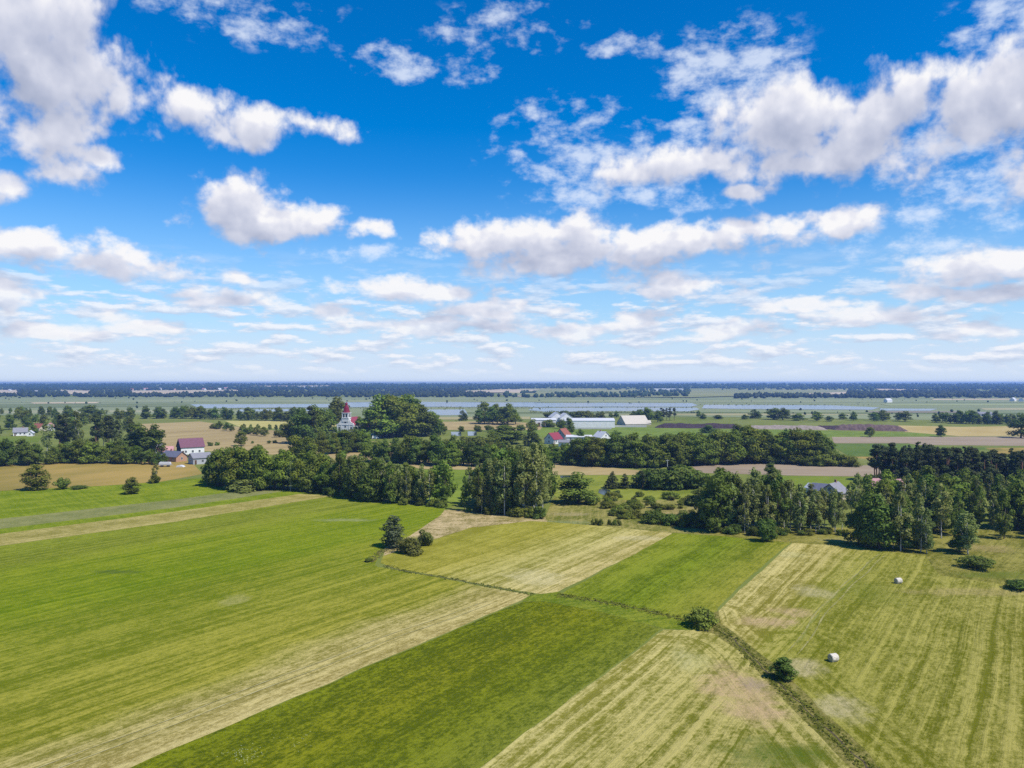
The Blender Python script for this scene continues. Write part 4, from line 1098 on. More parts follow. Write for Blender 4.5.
far_forest('scrub', 'low distant scrub and reeds scattered over the marsh', [[(-100, 397.5), (1100, 397.5), (1100, 404), (-100, 404)], [(-100, 408), (215, 408), (215, 413), (-100, 413)], [(690, 409), (1040, 411.5), (1040, 419), (690, 415)]], [], 170, (1.5, 4.5), M_FAR)
far_forest('reeds', 'reed fringes along the banks of the ponds', [[(515, 407.2), (695, 407.2), (695, 408.0), (515, 408.0)], [(530, 411.6), (700, 411.6), (700, 413.5), (530, 413.5)], [(345, 407), (550, 407), (550, 409.5), (345, 409.5)], [(700, 404.2), (880, 405), (880, 405.6), (700, 405.3)], [(190, 408.5), (335, 408), (335, 409.3), (190, 409.6)]], [], 620, (0.8, 1.7), M_WILLOW)

# ------------------------------------------------------------------ buildings
class MB:
    """collects simple shapes and links them as ONE mesh object"""
    def __init__(self): self.v, self.f = [], []
    def add(self, V, Fc):
        b = len(self.v); self.v += [tuple(p) for p in V]; self.f += [tuple(i + b for i in q) for q in Fc]; return self
    def box(self, x0, y0, z0, x1, y1, z1):
        return self.add([(x0, y0, z0), (x1, y0, z0), (x1, y1, z0), (x0, y1, z0), (x0, y0, z1), (x1, y0, z1), (x1, y1, z1), (x0, y1, z1)],
                        [(0, 3, 2, 1), (4, 5, 6, 7), (0, 1, 5, 4), (1, 2, 6, 5), (2, 3, 7, 6), (3, 0, 4, 7)])
    def prism(self, prof, y0, y1):
        """profile in x,z swept along y"""
        n = len(prof)
        V = [(x, y0, z) for x, z in prof] + [(x, y1, z) for x, z in prof]
        return self.add(V, [tuple(range(n)), tuple(range(2 * n - 1, n - 1, -1))] + [(i, i + n, (i + 1) % n + n, (i + 1) % n) for i in range(n)])
    def lathe(self, prof, n=12, c=(0, 0), rot=0.0):
        V, Fc = [], []
        for r_, z in prof:
            for k in range(n):
                t = 2 * math.pi * k / n + rot
                V.append((c[0] + r_ * math.cos(t), c[1] + r_ * math.sin(t), z))
        for i in range(len(prof) - 1):
            for k in range(n):
                a, b = i * n + k, i * n + (k + 1) % n
                Fc.append((a, b, b + n, a + n))
        Fc.append(tuple(range(n - 1, -1, -1))); Fc.append(tuple((len(prof) - 1) * n + k for k in range(n)))
        return self.add(V, Fc)
    def build(self, name, mat, parent=None, loc=None, bevel=0.0):
        me = mesh_np(name, self.v, self.f)
        bm = bmesh.new(); bm.from_mesh(me); bmesh.ops.recalc_face_normals(bm, faces=bm.faces)
        if bevel: bmesh.ops.bevel(bm, geom=bm.edges[:], offset=bevel, segments=1, affect='EDGES')
        bm.to_mesh(me); bm.free()
        o = link(name, me, mat, parent)
        if loc: o.location = loc
        return o

def wallm(name, c, k=0.82, sc=0.8): return rough_mat(name, tuple(x * k for x in c), c, sc, 0.85, 0.2)
def tilem(name, c, c2):
    mt, n = material(name)
    ob = n.new('ShaderNodeTexCoord').outputs['Object']
    wv = n.new('ShaderNodeTexWave', wave_type='BANDS', bands_direction='Z'); wv.inputs['Scale'].default_value = 1.4; wv.inputs['Distortion'].default_value = 0.6
    n.put(wv.inputs['Vector'], ob)
    f = n.m('ADD', n.m('MULTIPLY', n.noise(ob, 1.2, 5.0, 0.65), 0.8), n.m('MULTIPLY', wv.outputs['Fac'], 0.25))
    finish(n, principled(n, n.mix(n.lin(f, 0.25, 0.8), c, c2), 0.7, 0.25))
    return mt
W_WHITE = wallm('white_render', (0.78, 0.77, 0.74)); W_CREAM = wallm('cream_render', (0.62, 0.52, 0.38)); W_BRICK = wallm('orange_brick', (0.46, 0.27, 0.17))
W_GREY = wallm('grey_block', (0.42, 0.42, 0.42)); W_NAVY = wallm('dark_slate_blue_boards', (0.060, 0.068, 0.110)); W_PINK = wallm('pink_render', (0.58, 0.36, 0.31)); W_BLUE = wallm('blue_panel', (0.07, 0.16, 0.46))
R_RED = tilem('red_roof_sheet', (0.15, 0.008, 0.026), (0.23, 0.018, 0.042)); R_TILE = tilem('orange_tile', (0.22, 0.065, 0.04), (0.34, 0.125, 0.085)); R_PURPLE = tilem('plum_roof_sheet', (0.125, 0.050, 0.075), (0.20, 0.088, 0.118))
R_GREY = tilem('grey_eternit', (0.16, 0.16, 0.18), (0.29, 0.28, 0.29)); R_SLATE = tilem('slate_blue_sheet', (0.10, 0.105, 0.15), (0.17, 0.175, 0.22)); R_WHITE = tilem('pale_sheet', (0.44, 0.44, 0.46), (0.64, 0.64, 0.64)); R_CREAM = tilem('cream_tarp', (0.42, 0.37, 0.29), (0.60, 0.54, 0.45))
R_CRIM = tilem('crimson_roof', (0.19, 0.025, 0.042), (0.29, 0.055, 0.075)); R_PALE = tilem('weathered_pink_tile', (0.42, 0.20, 0.20), (0.52, 0.30, 0.28))
M_GLASS = rough_mat('dark_window_glass', (0.012, 0.016, 0.024), (0.03, 0.04, 0.055), 2.0, 0.15, 0.5)
M_FRAME = wallm('white_window_frame', (0.75, 0.75, 0.73)); M_DOOR = wallm('brown_door', (0.13, 0.075, 0.045)); M_METAL = rough_mat('galvanised_metal', (0.30, 0.30, 0.31), (0.45, 0.45, 0.46), 3.0, 0.5, 0.5)
M_CONC = wallm('pale_concrete', (0.50, 0.49, 0.46)); M_CHIM = wallm('chimney_brick', (0.30, 0.15, 0.11))

def window(parent, x, y, z, w, h, face, frame=True):
    """a window that stands 3 cm proud of the wall; face is one of '-y','+x','-x'"""
    t = 0.06
    def bx(m, a0, a1, z0, z1, d0, d1):
        if face == '-y': m.box(a0, y - d1, z0, a1, y - d0, z1)
        elif face == '+x': m.box(x + d0, a0, z0, x + d1, a1, z1)
        else: m.box(x - d1, a0, z0, x - d0, a1, z1)
    c = x if face == '-y' else y
    g = MB(); bx(g, c - w / 2, c + w / 2, z, z + h, 0.003, 0.03); g = g.build('window', M_GLASS, parent)
    if frame:
        m = MB()
        b = 0.09
        bx(m, c - w / 2 - b, c - w / 2, z - b, z + h + b, 0.003, t); bx(m, c + w / 2, c + w / 2 + b, z - b, z + h + b, 0.003, t)
        bx(m, c - w / 2, c + w / 2, z + h, z + h + b, 0.003, t); bx(m, c - w / 2, c + w / 2, z - b, z, 0.003, t)
        bx(m, c - 0.03, c + 0.03, z, z + h, 0.031, 0.05)
        m.build('frame', M_FRAME, g)
    return g

def house(name, label, cat, px, py, w, d, hw, hr, rot, wm_, rm_, over=0.45, gable_win=1, side_win=2, chimney=True, door=True, group=None, at=None, win=True, hip=False):
    """gabled house: ridge along local y (depth d), gable of width w towards -y; rot turns it about z"""
    q = at or G(px, py)
    r = tag(empty(name, q, rot), label, cat, group)
    MB().prism([(-w / 2, -0.4), (w / 2, -0.4), (w / 2, hw), (0, hw + hr), (-w / 2, hw)], -d / 2, d / 2).build('wall', wm_, r)
    t = 0.18; sl = hr / (w / 2)
    e = over
    rf = MB()
    for s in (-1, 1):
        P = [(s * 0.0, hw + hr + 0.02), (s * (w / 2 + e), hw - e * sl + 0.02), (s * (w / 2 + e), hw - e * sl + t + 0.02), (0.0, hw + hr + t + 0.05)]
        if s > 0: P = P[::-1]
        rf.prism(P, -d / 2 - e, d / 2 + e)
    ro = rf.build('roof', rm_, r)
    if chimney:
        MB().box(-0.3, d * 0.15, hw + hr - 0.7, 0.3, d * 0.15 + 0.6, hw + hr + 1.1).build('chimney', M_CHIM, ro)
    if win:
        for k in range(gable_win):
            window(r, (k - (gable_win - 1) / 2) * w / (gable_win + 0.6), -d / 2, 1.0, 0.95, 1.2, '-y')
        for k in range(side_win):
            yy = (k - (side_win - 1) / 2) * d / (side_win + 0.4)
            window(r, w / 2, yy, 1.0, 1.0, 1.2, '+x'); window(r, -w / 2, yy, 1.0, 1.0, 1.2, '-x')
        if hr > 2.6: window(r, 0, -d / 2, hw + 0.5, 0.9, 1.1, '-y')
    if door:
        dr = MB().box(w * 0.5 + 0.003, -d * 0.5 + 0.6, 0, w * 0.5 + 0.05, -d * 0.5 + 1.6, 2.1).build('door', M_DOOR, r)
        MB().box(w * 0.5 + 0.05, -d * 0.5 + 1.4, 1.0, w * 0.5 + 0.1, -d * 0.5 + 1.5, 1.06).build('handle', M_METAL, dr)
    return r

# ---- church
def church():
    q = G(345.5, 433.5)
    s = q.y / F                      # metres per picture unit there
    r = tag(empty('church', q, math.radians(-14), (0.90, 0.82, 0.93)), 'white village church with a crimson spire and red nave roof among tall trees', 'church')
    w, d, hw, hr = 15.0, 26.0, 7.2, 6.0
    MB().box(-w / 2, 0, -0.5, w / 2, d, hw).prism([(-w / 2, hw + .002), (w / 2, hw + .002), (0, hw + hr)], 0.4, d - 0.01).build('nave', W_WHITE, r)
    rf = MB()
    sl = hr / (w / 2)
    for sg in (-1, 1):
        P = [(0, hw + hr + .03), (sg * (w / 2 + .5), hw - .5 * sl + .03), (sg * (w / 2 + .5), hw - .5 * sl + .25), (0, hw + hr + .3)]
        rf.prism(P if sg < 0 else P[::-1], 0.6, d + 0.4)
    rf.build('roof', R_CRIM, r)
    # curved facade in front of the nave
    prof = [(-8.2, 0), (8.2, 0), (8.2, 7.6), (7.4, 8.6), (5.8, 9.2), (4.6, 10.4), (3.9, 12.2), (3.3, 13.6), (-3.3, 13.6), (-3.9, 12.2), (-4.6, 10.4), (-5.8, 9.2), (-7.4, 8.6), (-8.2, 7.6)]
    fa = MB().prism(prof, -0.6, 0.35).build('facade', W_WHITE, r)
    MB().box(-8.4, -0.85, 7.3, 8.4, -0.603, 7.65).build('cornice', M_FRAME, fa)
    pil = MB()
    for x in (-7.6, -3.6, 3.6, 7.6): pil.box(x - .35, -0.8, 0, x + .35, -0.603, 7.29)
    pil.build('pilaster', W_WHITE, fa)
    # tower
    tw = MB().box(-3.0, -0.9, 10.0, 3.0, 5.0, 17.2)
    to = tw.build('tower', W_WHITE, r)
    MB().box(-3.3, -1.2, 12.95, 3.3, 5.3, 13.3).box(-3.3, -1.2, 17.2, 3.3, 5.3, 17.6).build('cornice', M_FRAME, to)
    for x in (-1.25, 1.25):
        MB().box(x - .75, -0.96, 13.7, x + .75, -0.903, 16.6).build('belfry_opening', M_GLASS, to)
    for y in (1.0, 3.2):
        MB().box(3.003, y - .7, 13.7, 3.06, y + .7, 16.6).build('belfry_opening', M_GLASS, to)
    # bell-shaped spire with a small lantern
    sp = MB().lathe([(3.4, 17.6), (3.1, 18.2), (2.7, 19.4), (2.45, 20.6), (2.15, 21.8), (1.7, 22.9), (1.35, 23.5), (1.1, 23.7), (1.1, 24.5), (1.35, 24.7), (0.9, 25.5), (0.2, 26.2), (0.06, 26.8)], 8, (0, 2.0), math.radians(22.5)).build('spire', R_RED, r)
    MB().box(-.07, 1.93, 26.8, .07, 2.07, 28.6).box(-.55, 1.94, 27.75, .55, 2.06, 27.9).build('cross', M_METAL, sp)
    # windows and door
    for x in (-5.6, 5.6):
        MB().box(x - .7, -0.68, 2.2, x + .7, -0.603, 5.6).build('window', M_GLASS, r)
    MB().lathe([(0.9, -0.03), (0.9, 0.03)], 14).build('round_window', M_GLASS, r, (0, -0.64, 9.6)).rotation_euler = (math.pi / 2, 0, 0)
    MB().box(-.6, -0.68, 5.0, .6, -0.603, 6.6).build('window', M_GLASS, r)
    MB().box(-1.1, -0.70, 0, 1.1, -0.603, 3.2).build('door', M_DOOR, r)
    for k in range(5):
        window(r, w / 2, 3.5 + k * 4.6, 2.0, 1.4, 3.6, '+x', False); window(r, -w / 2, 3.5 + k * 4.6, 2.0, 1.4, 3.6, '-x', False)
    # low annexe at the left
    MB().box(-13.0, 3, -.4, -7.52, 10, 4.2).build('annexe', W_WHITE, r)
    MB().prism([(-13.4, 4.2), (-7.52, 4.2), (-7.52, 6.0)], 2.6, 10.4).build('annexe_roof', R_GREY, r)
    window(r, -10.2, 3, 1.2, 1.3, 1.7, '-y', False)
church()
house('presbytery', 'small white building with a red roof half hidden right of the church', 'house', 363, 431.5, 8, 11, 4.2, 4.0, math.radians(-35), W_WHITE, R_CRIM)
MB_wall = MB().box(-0.25, 0, 0, 0.25, 38, 1.6)
o = MB_wall.build('churchyard_wall', W_WHITE, None, tuple(G(331, 434))); o.rotation_euler = (0, 0, math.radians(-95)); tag(o, 'low white wall round the churchyard', 'wall')

# ---- farmstead left
house('barn', 'barn with a plum-coloured roof, dark slate gable and white side wall', 'barn', 190.5, 453.6, 8.5, 12.5, 4.2, 4.3, math.radians(-52), W_WHITE, R_PURPLE, side_win=3, chimney=False)
# the gable boards are dark
bq = G(190.5, 453.6)
for o in [x for x in bpy.data.objects if x.name.startswith('barn') and x.type == 'EMPTY']:
    MB().prism([(-4.25, 0), (4.25, 0), (4.25, 4.2), (0, 8.5), (-4.25, 4.2)], -6.34, -6.253).build('gable_boarding', W_NAVY, o)
house('farmhouse', 'low farm building with a slate roof and orange brick end', 'farmhouse', 174, 461, 6.5, 12, 2.6, 2.4, math.radians(60), W_BRICK, R_SLATE, side_win=3)
house('shed', 'grey shed with a pale roof beside the left tree belt', 'shed', 200, 463.5, 7, 9, 3.2, 2.0, math.radians(-48), W_GREY, R_GREY, gable_win=1, side_win=1, chimney=False)
house('outhouse', 'little outhouse with a faded pink roof behind the low farm building', 'outhouse', 165, 455.5, 5, 8, 2.6, 2.2, math.radians(-70), W_PINK, R_PALE, gable_win=1, side_win=2, chimney=False)
house('outhouse', 'small white gabled outhouse under the dark trees of the farmstead', 'outhouse', 157.5, 452.5, 5, 6, 2.6, 2.4, math.radians(-15), W_WHITE, R_GREY, side_win=1, chimney=False)

# ---- village at the far left
house('house', 'white house with a grey hipped-looking roof at the far left', 'house', 20.5, 435.5, 7, 9, 2.8, 3.0, math.radians(-60), W_WHITE, R_GREY, side_win=3)
house('house', 'small white outbuilding right of the grey-roofed far-left house', 'house', 30.5, 436, 4, 5, 2.4, 1.6, math.radians(20), W_WHITE, R_WHITE, chimney=False, side_win=1)
house('house', 'house with an orange tiled roof at the far left, bigger of two', 'house', 39, 431, 7, 9, 2.8, 3.2, math.radians(70), W_CREAM, R_TILE)
house('house', 'house with a pink and white front right of the orange roof at the far left', 'house', 50, 430.5, 7, 7, 3.0, 3.0, math.radians(15), W_WHITE, R_PALE)

# ---- red roofs and neighbours
house('house', 'red-roofed house, lower and nearer of the pair by the white halls', 'house', 553.5, 443.5, 7.5, 10, 3.2, 3.8, math.radians(-38), W_WHITE, R_CRIM)
house('house', 'house with a pinkish red roof and dark gable, upper of the pair', 'house', 563, 439.5, 7.5, 9, 3.6, 4.0, math.radians(-30), W_GREY, R_TILE)
house('house', 'low house with a pale flat-looking roof right of the red roofs', 'house', 579, 441, 7, 17, 3.0, 1.0, math.radians(88), W_WHITE, R_WHITE, side_win=4, chimney=False)
house('house', 'white gabled house with a grey porch at the edge of the crop field', 'house', 602, 441.5, 8.5, 9, 3.2, 3.6, math.radians(30), W_WHITE, R_WHITE)
house('garage', 'low pale garage in front of the red-roofed houses', 'garage', 565, 446.5, 5.5, 7, 2.8, 1.2, math.radians(70), W_WHITE, R_GREY, chimney=False, side_win=0)
house('shed', 'little orange-roofed shed hidden in the bushes below the red houses', 'shed', 557, 456.3, 4, 5, 2.0, 1.6, math.radians(60), W_BRICK, R_TILE, chimney=False, side_win=1)
house('house', 'house with grey and cream roof slopes behind the right birch row', 'house', 834, 499.5, 7, 8, 2.8, 2.8, math.radians(-42), W_CREAM, R_GREY)
house('shed', 'dark blue-grey roofed shed left of the grey and cream roof', 'shed', 822.5, 496.5, 5, 6, 2.4, 2.0, math.radians(50), W_GREY, R_SLATE, chimney=False, side_win=1)
house('shed', 'tiny white hut behind the right birch row', 'shed', 813, 493.5, 3, 4, 2.2, 1.2, math.radians(20), W_WHITE, R_WHITE, chimney=False, side_win=0, gable_win=1)
house('house', 'pink-walled house with a pale tiled roof among the birches', 'house', 888, 499, 8, 10, 3.6, 3.2, math.radians(75), W_PINK, R_PALE, side_win=3)

# ---- white halls
def hall(label, px, py, w, d, hw, hr, rot, doors=0, cat='hall', wm_=W_WHITE, rm_=R_WHITE, name='hall', gate=None):
    q = G(px, py)
    r = tag(empty(name, q, rot), label, cat)
    MB().prism([(-w / 2, -.3), (w / 2, -.3), (w / 2, hw), (0, hw + hr), (-w / 2, hw)], -d / 2, d / 2).build('wall', wm_, r)
    rf = MB()
    for s in (-1, 1):
        P = [(0, hw + hr + .02), (s * (w / 2 + .3), hw - .3 * hr / (w / 2) + .02), (s * (w / 2 + .3), hw - .3 * hr / (w / 2) + .16), (0, hw + hr + .18)]
        rf.prism(P if s < 0 else P[::-1], -d / 2 - .3, d / 2 + .3)
    rf.build('roof', rm_, r)
    for k in range(doors):
        yy = (k - (doors - 1) / 2) * d / (doors + .2)
        MB().box(w / 2 + .003, yy - d / doors * .28, 0, w / 2 + .06, yy + d / doors * .28, hw * .62).build('gate', gate or M_DOOR, r)
    return r
R90 = math.radians(-90)
hall('long white low hall of the farm works', 589, 427.3, 16, 44, 6.2, 2.0, R90, doors=5, gate=W_WHITE)
b_ = G(605.5, 427)
blu = hall('blue gatehouse at the right end of the long white hall', 606, 427.4, 5, 4.5, 6.0, 1.0, R90, doors=1, wm_=W_BLUE, rm_=R_SLATE, name='gatehouse', cat='gatehouse', gate=W_NAVY)
hall('white gabled hall, left one of two with steep roofs', 556, 425, 12, 14, 7.5, 4.4, 0.15, doors=1)
hall('white gabled hall, right one of two with steep roofs', 565, 425.4, 12, 14, 7.3, 4.2, 0.15, doors=1)
hall('pale open-fronted shed with brown bays at the left of the halls', 543.5, 426.6, 8, 22, 6.2, 1.4, R90, doors=5, rm_=R_WHITE, name='shed', cat='shed')
hall('cream tent-roofed hall right of the blue gatehouse', 633, 424.6, 22, 24, 1.2, 7.4, R90 + 0.25, rm_=R_CREAM, wm_=R_CREAM, name='tent_hall')
hall('low lean-to with a sloping cream roof right of the tent hall', 645, 424.8, 8, 10, 2.0, 2.2, R90, rm_=R_CREAM, wm_=R_CREAM, name='shed', cat='shed')
hall('long grey greenhouse by the pond at the far right', 984, 416.2, 10, 16, 3.0, 2.0, R90, rm_=R_GREY, wm_=W_GREY, name='greenhouse', cat='greenhouse')
o = MB().box(0, -.15, 0, 31, .15, 1.7).build('yard_wall', M_CONC, None, tuple(G(612, 427.2))); tag(o, 'pale concrete yard wall in front of the tent hall', 'wall')
o = MB().box(0, -.15, 0, 34, .15, 1.4).build('yard_wall', M_CONC, None, tuple(G(572, 429.2))); tag(o, 'pale low wall in front of the long white hall', 'wall')
def far_house(px, py, label, w=8, d=12, rot=1.2, wm_=W_WHITE, rm_=R_TILE):
    house('house', label, 'house', px, py, w, d, 3.4, 3.6, rot, wm_, rm_, win=False, door=False, chimney=False)
VILL = 'distant white village house on the far left slope'
for k, (px, py) in enumerate([(132, 390.6), (139, 389.6), (146, 390.2), (152, 389.3), (160, 389.9), (167, 389.4), (175, 390.4), (186, 389.6), (204, 390.3), (211, 389.6), (219, 390.2), (226, 389.4)]):
    o = house('house', VILL, 'house', px, py, 12, 18, 5, 5, random.uniform(0, 3), W_WHITE if k % 3 else W_PINK, [R_TILE, R_WHITE, R_PALE][k % 3], win=False, door=False, chimney=False, group='distant village houses')
for k, (px, py, lab) in enumerate([(10, 391, 'tiny white house above the leftmost far stubble field'), (36, 392.6, 'tiny white house between the two far-left stubble fields'), (55, 393.6, 'tiny white shed beside the second far-left stubble field'),
        (888, 402.4, 'tiny white house at the forest edge far right'), (1013, 401.4, 'white farmhouse at the forest edge near the right margin'), (1021, 401.6, 'smaller white shed at the forest edge, the rightmost')]):
    house('house', lab, 'house', px, py, 9, 14, 4, 4, 1.1 + 0.3 * k, W_WHITE, R_WHITE, win=False, door=False, chimney=False)
for k in range(5):
    house('house', 'pale house of the distant row behind the forest left of the middle', 'house', 292 + 7 * k, 388.3, 12, 22, 5, 5, 1.3, W_WHITE, R_WHITE, win=False, door=False, chimney=False, group='distant house row')
hall('very distant long white works hall beyond the ponds', 668, 391.0, 40, 120, 8, 2, R90)

# ---- soil heaps
def mound(label, pl, hgt, mat, seed):
    r = np.random.default_rng(seed)
    a, b = G(*pl[0]), G(*pl[1]); L = (b - a).length; n = int(L / 2.5) + 4; m = 9; wd = pl[2]
    V, Fc = [], []
    prof = np.convolve(r.uniform(0.55, 1.0, n + 4), np.ones(5) / 5, 'valid')
    for i in range(n):
        t = i / (n - 1); end = min(1.0, min(t, 1 - t) * 9)
        for j in range(m):
            u = j / (m - 1) * 2 - 1
            z = hgt * prof[i] * end ** 0.7 * (1 - abs(u) ** 1.6) + (r.normal(0, .12) if 0 < j < m - 1 else 0) - (0.1 if j in (0, m - 1) else 0)
            p = a.lerp(b, t); V.append((p.x + r.normal(0, .2), p.y + u * wd * 0.5 + r.normal(0, .2), z))
    for i in range(n - 1):
        for j in range(m - 1):
            k = i * m + j; Fc.append((k, k + m, k + m + 1, k + 1))
    me = mesh_np('soil_heap', V, Fc)
    tag(link('soil_heap', me, mat), label, 'soil heap')
M_PEAT = rough_mat('dark_peat', (0.035, 0.024, 0.030), (0.085, 0.058, 0.066), 0.6, 0.95, 0.1, 0.6)
M_HEAP = rough_mat('brown_purple_soil', (0.085, 0.052, 0.050), (0.19, 0.13, 0.115), 0.5, 0.95, 0.1, 0.6)
M_SAND = rough_mat('grey_sand', (0.22, 0.175, 0.15), (0.34, 0.28, 0.23), 0.5, 0.95, 0.1, 0.6)
mound('long dark peat bank right of the tent hall', [(655, 427.6), (745, 428.6), 12], 5.2, M_PEAT, 1)
mound('pale grey sand heap in the middle of the soil banks', [(742, 428.6), (826, 429.6), 12], 4.2, M_SAND, 2)
mound('short black peat heap between the sand heap and the brown heap', [(815, 429), (842, 429.2), 10], 4.2, M_PEAT, 3)
mound('large purple-brown soil heap with a humped top', [(832, 429.6), (906, 431), 14], 5.8, M_HEAP, 4)

# ---- poles
def pole(px, base, top, label, lamp=False):
    q = G(px, base); h = (base - top) / F * q.y
    r = tag(empty('utility_pole', q, random.uniform(-.3, .3)), label, 'pole')
    MB().lathe([(.19, -.3), (.17, 0.5), (.11, h)], 8).build('post', M_CONC, r)
    if lamp:
        MB().box(0, -.05, h - .15, 1.5, .05, h - .03).build('lamp_arm', M_METAL, r); MB().box(1.3, -.12, h - .2, 2.0, .12, h - .03).build('lamp_head', M_METAL, r)
    else:
        c = MB().box(-.8, -.06, h - .5, .8, .06, h - .36).build('crossarm', M_METAL, r)
        MB().lathe([(.05, h - .36), (.07, h - .28), (.03, h - .18)], 6, (-.7, 0)).lathe([(.05, h - .36), (.07, h - .28), (.03, h - .18)], 6, (.7, 0)).build('insulator', M_GLASS, c)
pole(603.2, 465.2, 454, 'pale street lamp with a short arm at the left of the long belt', True)
pole(667.5, 471.5, 459.5, 'pale concrete pole sticking up before the long belt')
pole(314.3, 443, 428, 'tall pole among the dark trees left of the church')
pole(380, 438.5, 424, 'pale pole in front of the tall trees right of the church')

# ---- vehicle by the church trees, farm trailer
def van():
    r = tag(empty('parked_van', G(375.5, 438.8), math.radians(10)), 'white van parked under the tall trees right of the church', 'van')
    MB().prism([(-2.4, .35), (2.4, .35), (2.4, 1.15), (1.6, 1.3), (1.0, 2.1), (-2.35, 2.15), (-2.4, .9)], -.9, .9).build('body', W_WHITE, r)
    MB().add([(1.62, -.75, 1.33), (1.62, .75, 1.33), (1.06, .7, 2.06), (1.06, -.7, 2.06)], [(0, 1, 2, 3)]).build('windscreen', M_GLASS, r)
    MB().box(.1, -.925, 1.3, 1.0, -.903, 1.9).build('side_window', M_GLASS, r)
    for x in (-1.5, 1.5):
        for y in (-.85, .85):
            w = MB().lathe([(.36, -.12), (.36, .12)], 14).build('wheel', M_TYRE, r, (x, y, .36)); w.rotation_euler = (math.pi / 2, 0, 0)
    for y in (-.6, .6): MB().box(2.4, y - .15, .8, 2.43, y + .15, 1.0).build('headlight', M_FRAME, r)
M_TYRE = rough_mat('black_rubber', (0.012, 0.012, 0.012), (0.03, 0.03, 0.03), 6, 0.9, 0.2)
van()
def trailer():
    r = tag(empty('farm_trailer', G(165, 466.8), math.radians(8)), 'pale covered farm trailer on the grass below the farmstead', 'trailer')
    MB().box(-2.6, -1.1, .8, 2.6, 1.1, 1.5).build('bed', W_GREY, r, bevel=.03)
    MB().prism([(-2.6, 1.503), (2.6, 1.503), (2.3, 2.2), (-2.3, 2.3)], -1.05, 1.05).build('cover', R_WHITE, r)
    for x in (-1.4, 1.4):
        for y in (-1.0, 1.0):
            w = MB().lathe([(.45, -.13), (.45, .13)], 14).build('wheel', M_TYRE, r, (x, y, .45)); w.rotation_euler = (math.pi / 2, 0, 0)
    MB().box(2.6, -.06, .7, 4.0, .06, .82).build('drawbar', M_METAL, r)
trailer()
tag(MB().prism([(-1.9, 0), (1.9, 0), (1.2, .75), (0, .95), (-1.3, .7)], -1.2, 1.2).build('covered_pile', R_WHITE, None, tuple(G(180.5, 467)), bevel=.08), 'small pile under a white sheet on the farmyard grass', 'pile')

# ---- round bales
M_WRAP = rough_mat('white_bale_net', (0.42, 0.37, 0.29), (0.70, 0.64, 0.53), 5.0, 0.7, 0.25, 0.5, stretch=(1, 3, 1))
M_STRAW = rough_mat('straw_end', (0.30, 0.25, 0.13), (0.58, 0.50, 0.30), 7.0, 0.95, 0.1, 0.7)
def bale(px, py, label, rot, s=1.0):
    q = G(px, py); R, L = 0.62 * s, 1.25 * s
    r = tag(empty('round_bale', q, rot), label, 'bale', 'round bales on the striped field')
    rr = np.random.default_rng(int(px))
    n = 36; prof = [(-L / 2, R * .90), (-L / 2 + .07, R), (-L / 4, R * 1.015), (0, R), (L / 4, R * 1.015), (L / 2 - .07, R), (L / 2, R * .90)]
    V, Fc = [], []
    for (x, ra) in prof:
        for k in range(n):
            t = 2 * math.pi * k / n; a = ra + rr.normal(0, .012)
            V.append((x, a * math.cos(t), max(0.0, R - .05 + a * math.sin(t))))
    for i in range(len(prof) - 1):
        for k in range(n):
            a, b = i * n + k, i * n + (k + 1) % n; Fc.append((a, b, b + n, a + n))
    me = mesh_np('wrapped_body', V, Fc); link('wrapped_body', me, M_WRAP, r)
    for x, sg in ((-L / 2, -1), (L / 2, 1)):
        V = [(x + sg * .05, 0, R - .05)]; Fc = []
        for j, ra in enumerate((.3, .6, .895)):
            for k in range(n):
                t = 2 * math.pi * k / n; V.append((x + sg * (.04 - .035 * j + rr.normal(0, .01)), R * ra * math.cos(t), max(0.0, R - .05 + R * ra * math.sin(t))))
        for k in range(n): Fc.append((0, 1 + k, 1 + (k + 1) % n))
        for j in range(2):
            for k in range(n): Fc.append((1 + j * n + k, 1 + (j + 1) * n + k, 1 + (j + 1) * n + (k + 1) % n, 1 + j * n + (k + 1) % n))
        link('end_face', mesh_np('end_face', V, Fc), M_STRAW, r)
bale(833.5, 661.5, 'white round bale lying on the striped field, nearer and larger of two', math.radians(20), 0.93)
bale(898.5, 583.5, 'white round bale far up the striped field near the shady birches', math.radians(12), 0.93)

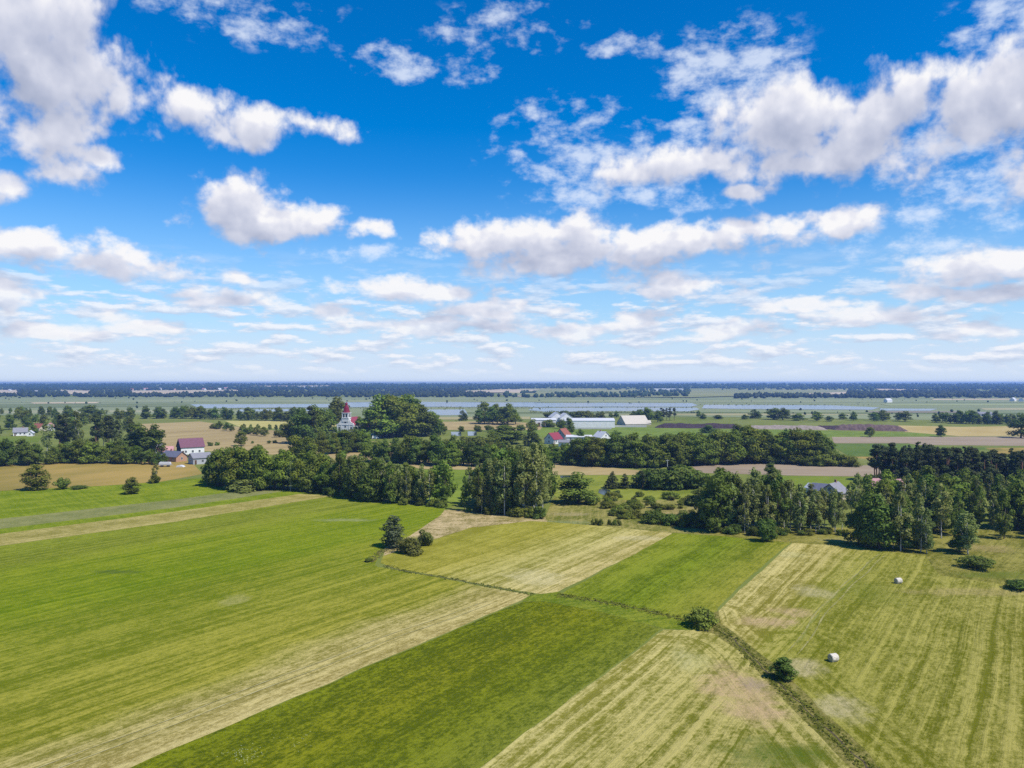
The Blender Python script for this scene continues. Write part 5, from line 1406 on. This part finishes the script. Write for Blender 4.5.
# ---- ditches with their rank grass
def ditch(label, line, seed, n, h=(0.35, 0.9), spread=1.0, mat=None, dark=None):
    r = np.random.default_rng(seed)
    pts = [G(*p) for p in line]
    # the cut itself: a strip of dark wet soil with low banks
    V, Fc = [], []
    m = 0
    for a, b in zip(pts[:-1], pts[1:]):
        d = (b - a).normalized(); nr = Vector((-d.y, d.x, 0)); steps = max(2, int((b - a).length / 1.2))
        for i in range(steps):
            p = a.lerp(b, i / steps) + nr * r.normal(0, .12)
            w = 0.05 + r.uniform(0, .09)
            for u, z in ((-1, .035), (-.4, .03), (.4, .03), (1, .035)): V.append((p.x + nr.x * u * w, p.y + nr.y * u * w, z))
            m += 1
    for i in range(m - 1):
        for j in range(3): k = i * 4 + j; Fc.append((k, k + 1, k + 5, k + 4))
    tag(link('ditch', mesh_np('ditch', V, Fc), M_MUD), 'dark soil bed of ' + label, 'ditch', None, 'structure')
    seg = np.array([(b - a).length for a, b in zip(pts[:-1], pts[1:])]); seg = seg / seg.sum()
    lobes = []
    for _ in range(n):
        i = r.choice(len(seg), p=seg); a, b = pts[i], pts[i + 1]
        d = (b - a).normalized(); nr = Vector((-d.y, d.x, 0)); p = a.lerp(b, r.uniform())
        off = r.normal(0, spread); off += 0.30 * np.sign(off)
        hh = r.uniform(*h) * (1.0 if abs(off) < spread else 0.6); w = hh * r.uniform(.7, 1.3)
        lobes.append(((p.x + nr.x * off, p.y + nr.y * off, hh * .45), (w, w, hh * .6), r.uniform(0, 1)))
    me = leaf_mesh('ditch_grass', lobes, r, 0.11, 90, mat or M_GRASS, up=0.9)
    tag(link('ditch_grass', me), 'rank grass growing along ' + label, 'grass', None, 'stuff')
M_MUD = rough_mat('dark_ditch_soil', (0.040, 0.032, 0.016), (0.110, 0.085, 0.045), 1.2, 0.9, 0.2, 0.5)
M_GRASS = leaf_material('rank_grass', (0.13, 0.165, 0.012), (0.31, 0.33, 0.05), 0.4)
M_DRYGRASS = leaf_material('dry_rank_grass', (0.12, 0.13, 0.015), (0.42, 0.38, 0.13), 0.4)
ditch('the narrow ditch along the lower edge of the pale mown field', [(385, 565.5), (400, 570.5), (440, 577), (500, 588.5), (534, 595)], 1, 230, (0.1, 0.3), 0.35)
ditch('the short ditch by the bushes in the meadow', [(369, 562.5), (377, 556), (384, 549.5), (401, 549.5)], 2, 120, (0.15, 0.4), 0.4, M_DRYGRASS)
ditch('the ditch below the fresh green meadow', [(556, 595), (590, 600.5), (620, 605), (660, 614), (692, 621)], 3, 300, (0.12, 0.4), 0.5)
ditch('the winding ditch between the striped fields', [(712, 625), (735, 640), (755, 660), (775, 680), (800, 704), (830, 732), (862, 762), (905, 805)], 4, 620, (0.12, 0.42), 0.42)

# white flowers scattered in the dark field
M_FLOWER = wallm('pale_flower_heads', (0.44, 0.46, 0.28))
def flowers():
    r = np.random.default_rng(3); V, Fc = [], []
    for _ in range(90):
        px, py = (r.normal(245, 11), r.normal(757, 4)) if r.uniform() < .75 else (r.normal(295, 14), r.normal(742, 5))
        q = G(px, py); s = r.uniform(.025, .06); k = len(V); z = r.uniform(.15, .45)
        V += [(q.x - s, q.y, z), (q.x, q.y - s, z + .02), (q.x + s, q.y, z), (q.x, q.y + s, z + .03)]; Fc.append((k, k + 1, k + 2, k + 3))
    me = mesh_np('wildflowers', V, Fc); me.materials.append(M_FLOWER)
    tag(link('wildflowers', me), 'drift of small white flower heads in the dark unmown field', 'flowers', None, 'stuff')
flowers()

# ------------------------------------------------------------------ the air
hz = MB().box(-9600, -520, -1.5, 9600, 12100, 46.5).build('haze', None)
mt = bpy.data.materials.new('air'); mt.use_nodes = True; mt.node_tree.nodes.clear()
n = NT(mt.node_tree)
pv = n.new('ShaderNodeVolumePrincipled')
pv.inputs['Color'].default_value = (0.25, 0.45, 1.0, 1)
pv.inputs['Density'].default_value = 1.25e-4
pv.inputs['Anisotropy'].default_value = 0.2
out = n.new('ShaderNodeOutputMaterial'); n.put(out.inputs['Volume'], pv.outputs[0])
hz.data.materials.append(mt)
tag(hz, 'thin blue summer haze over the whole plain', 'haze', None, 'stuff')
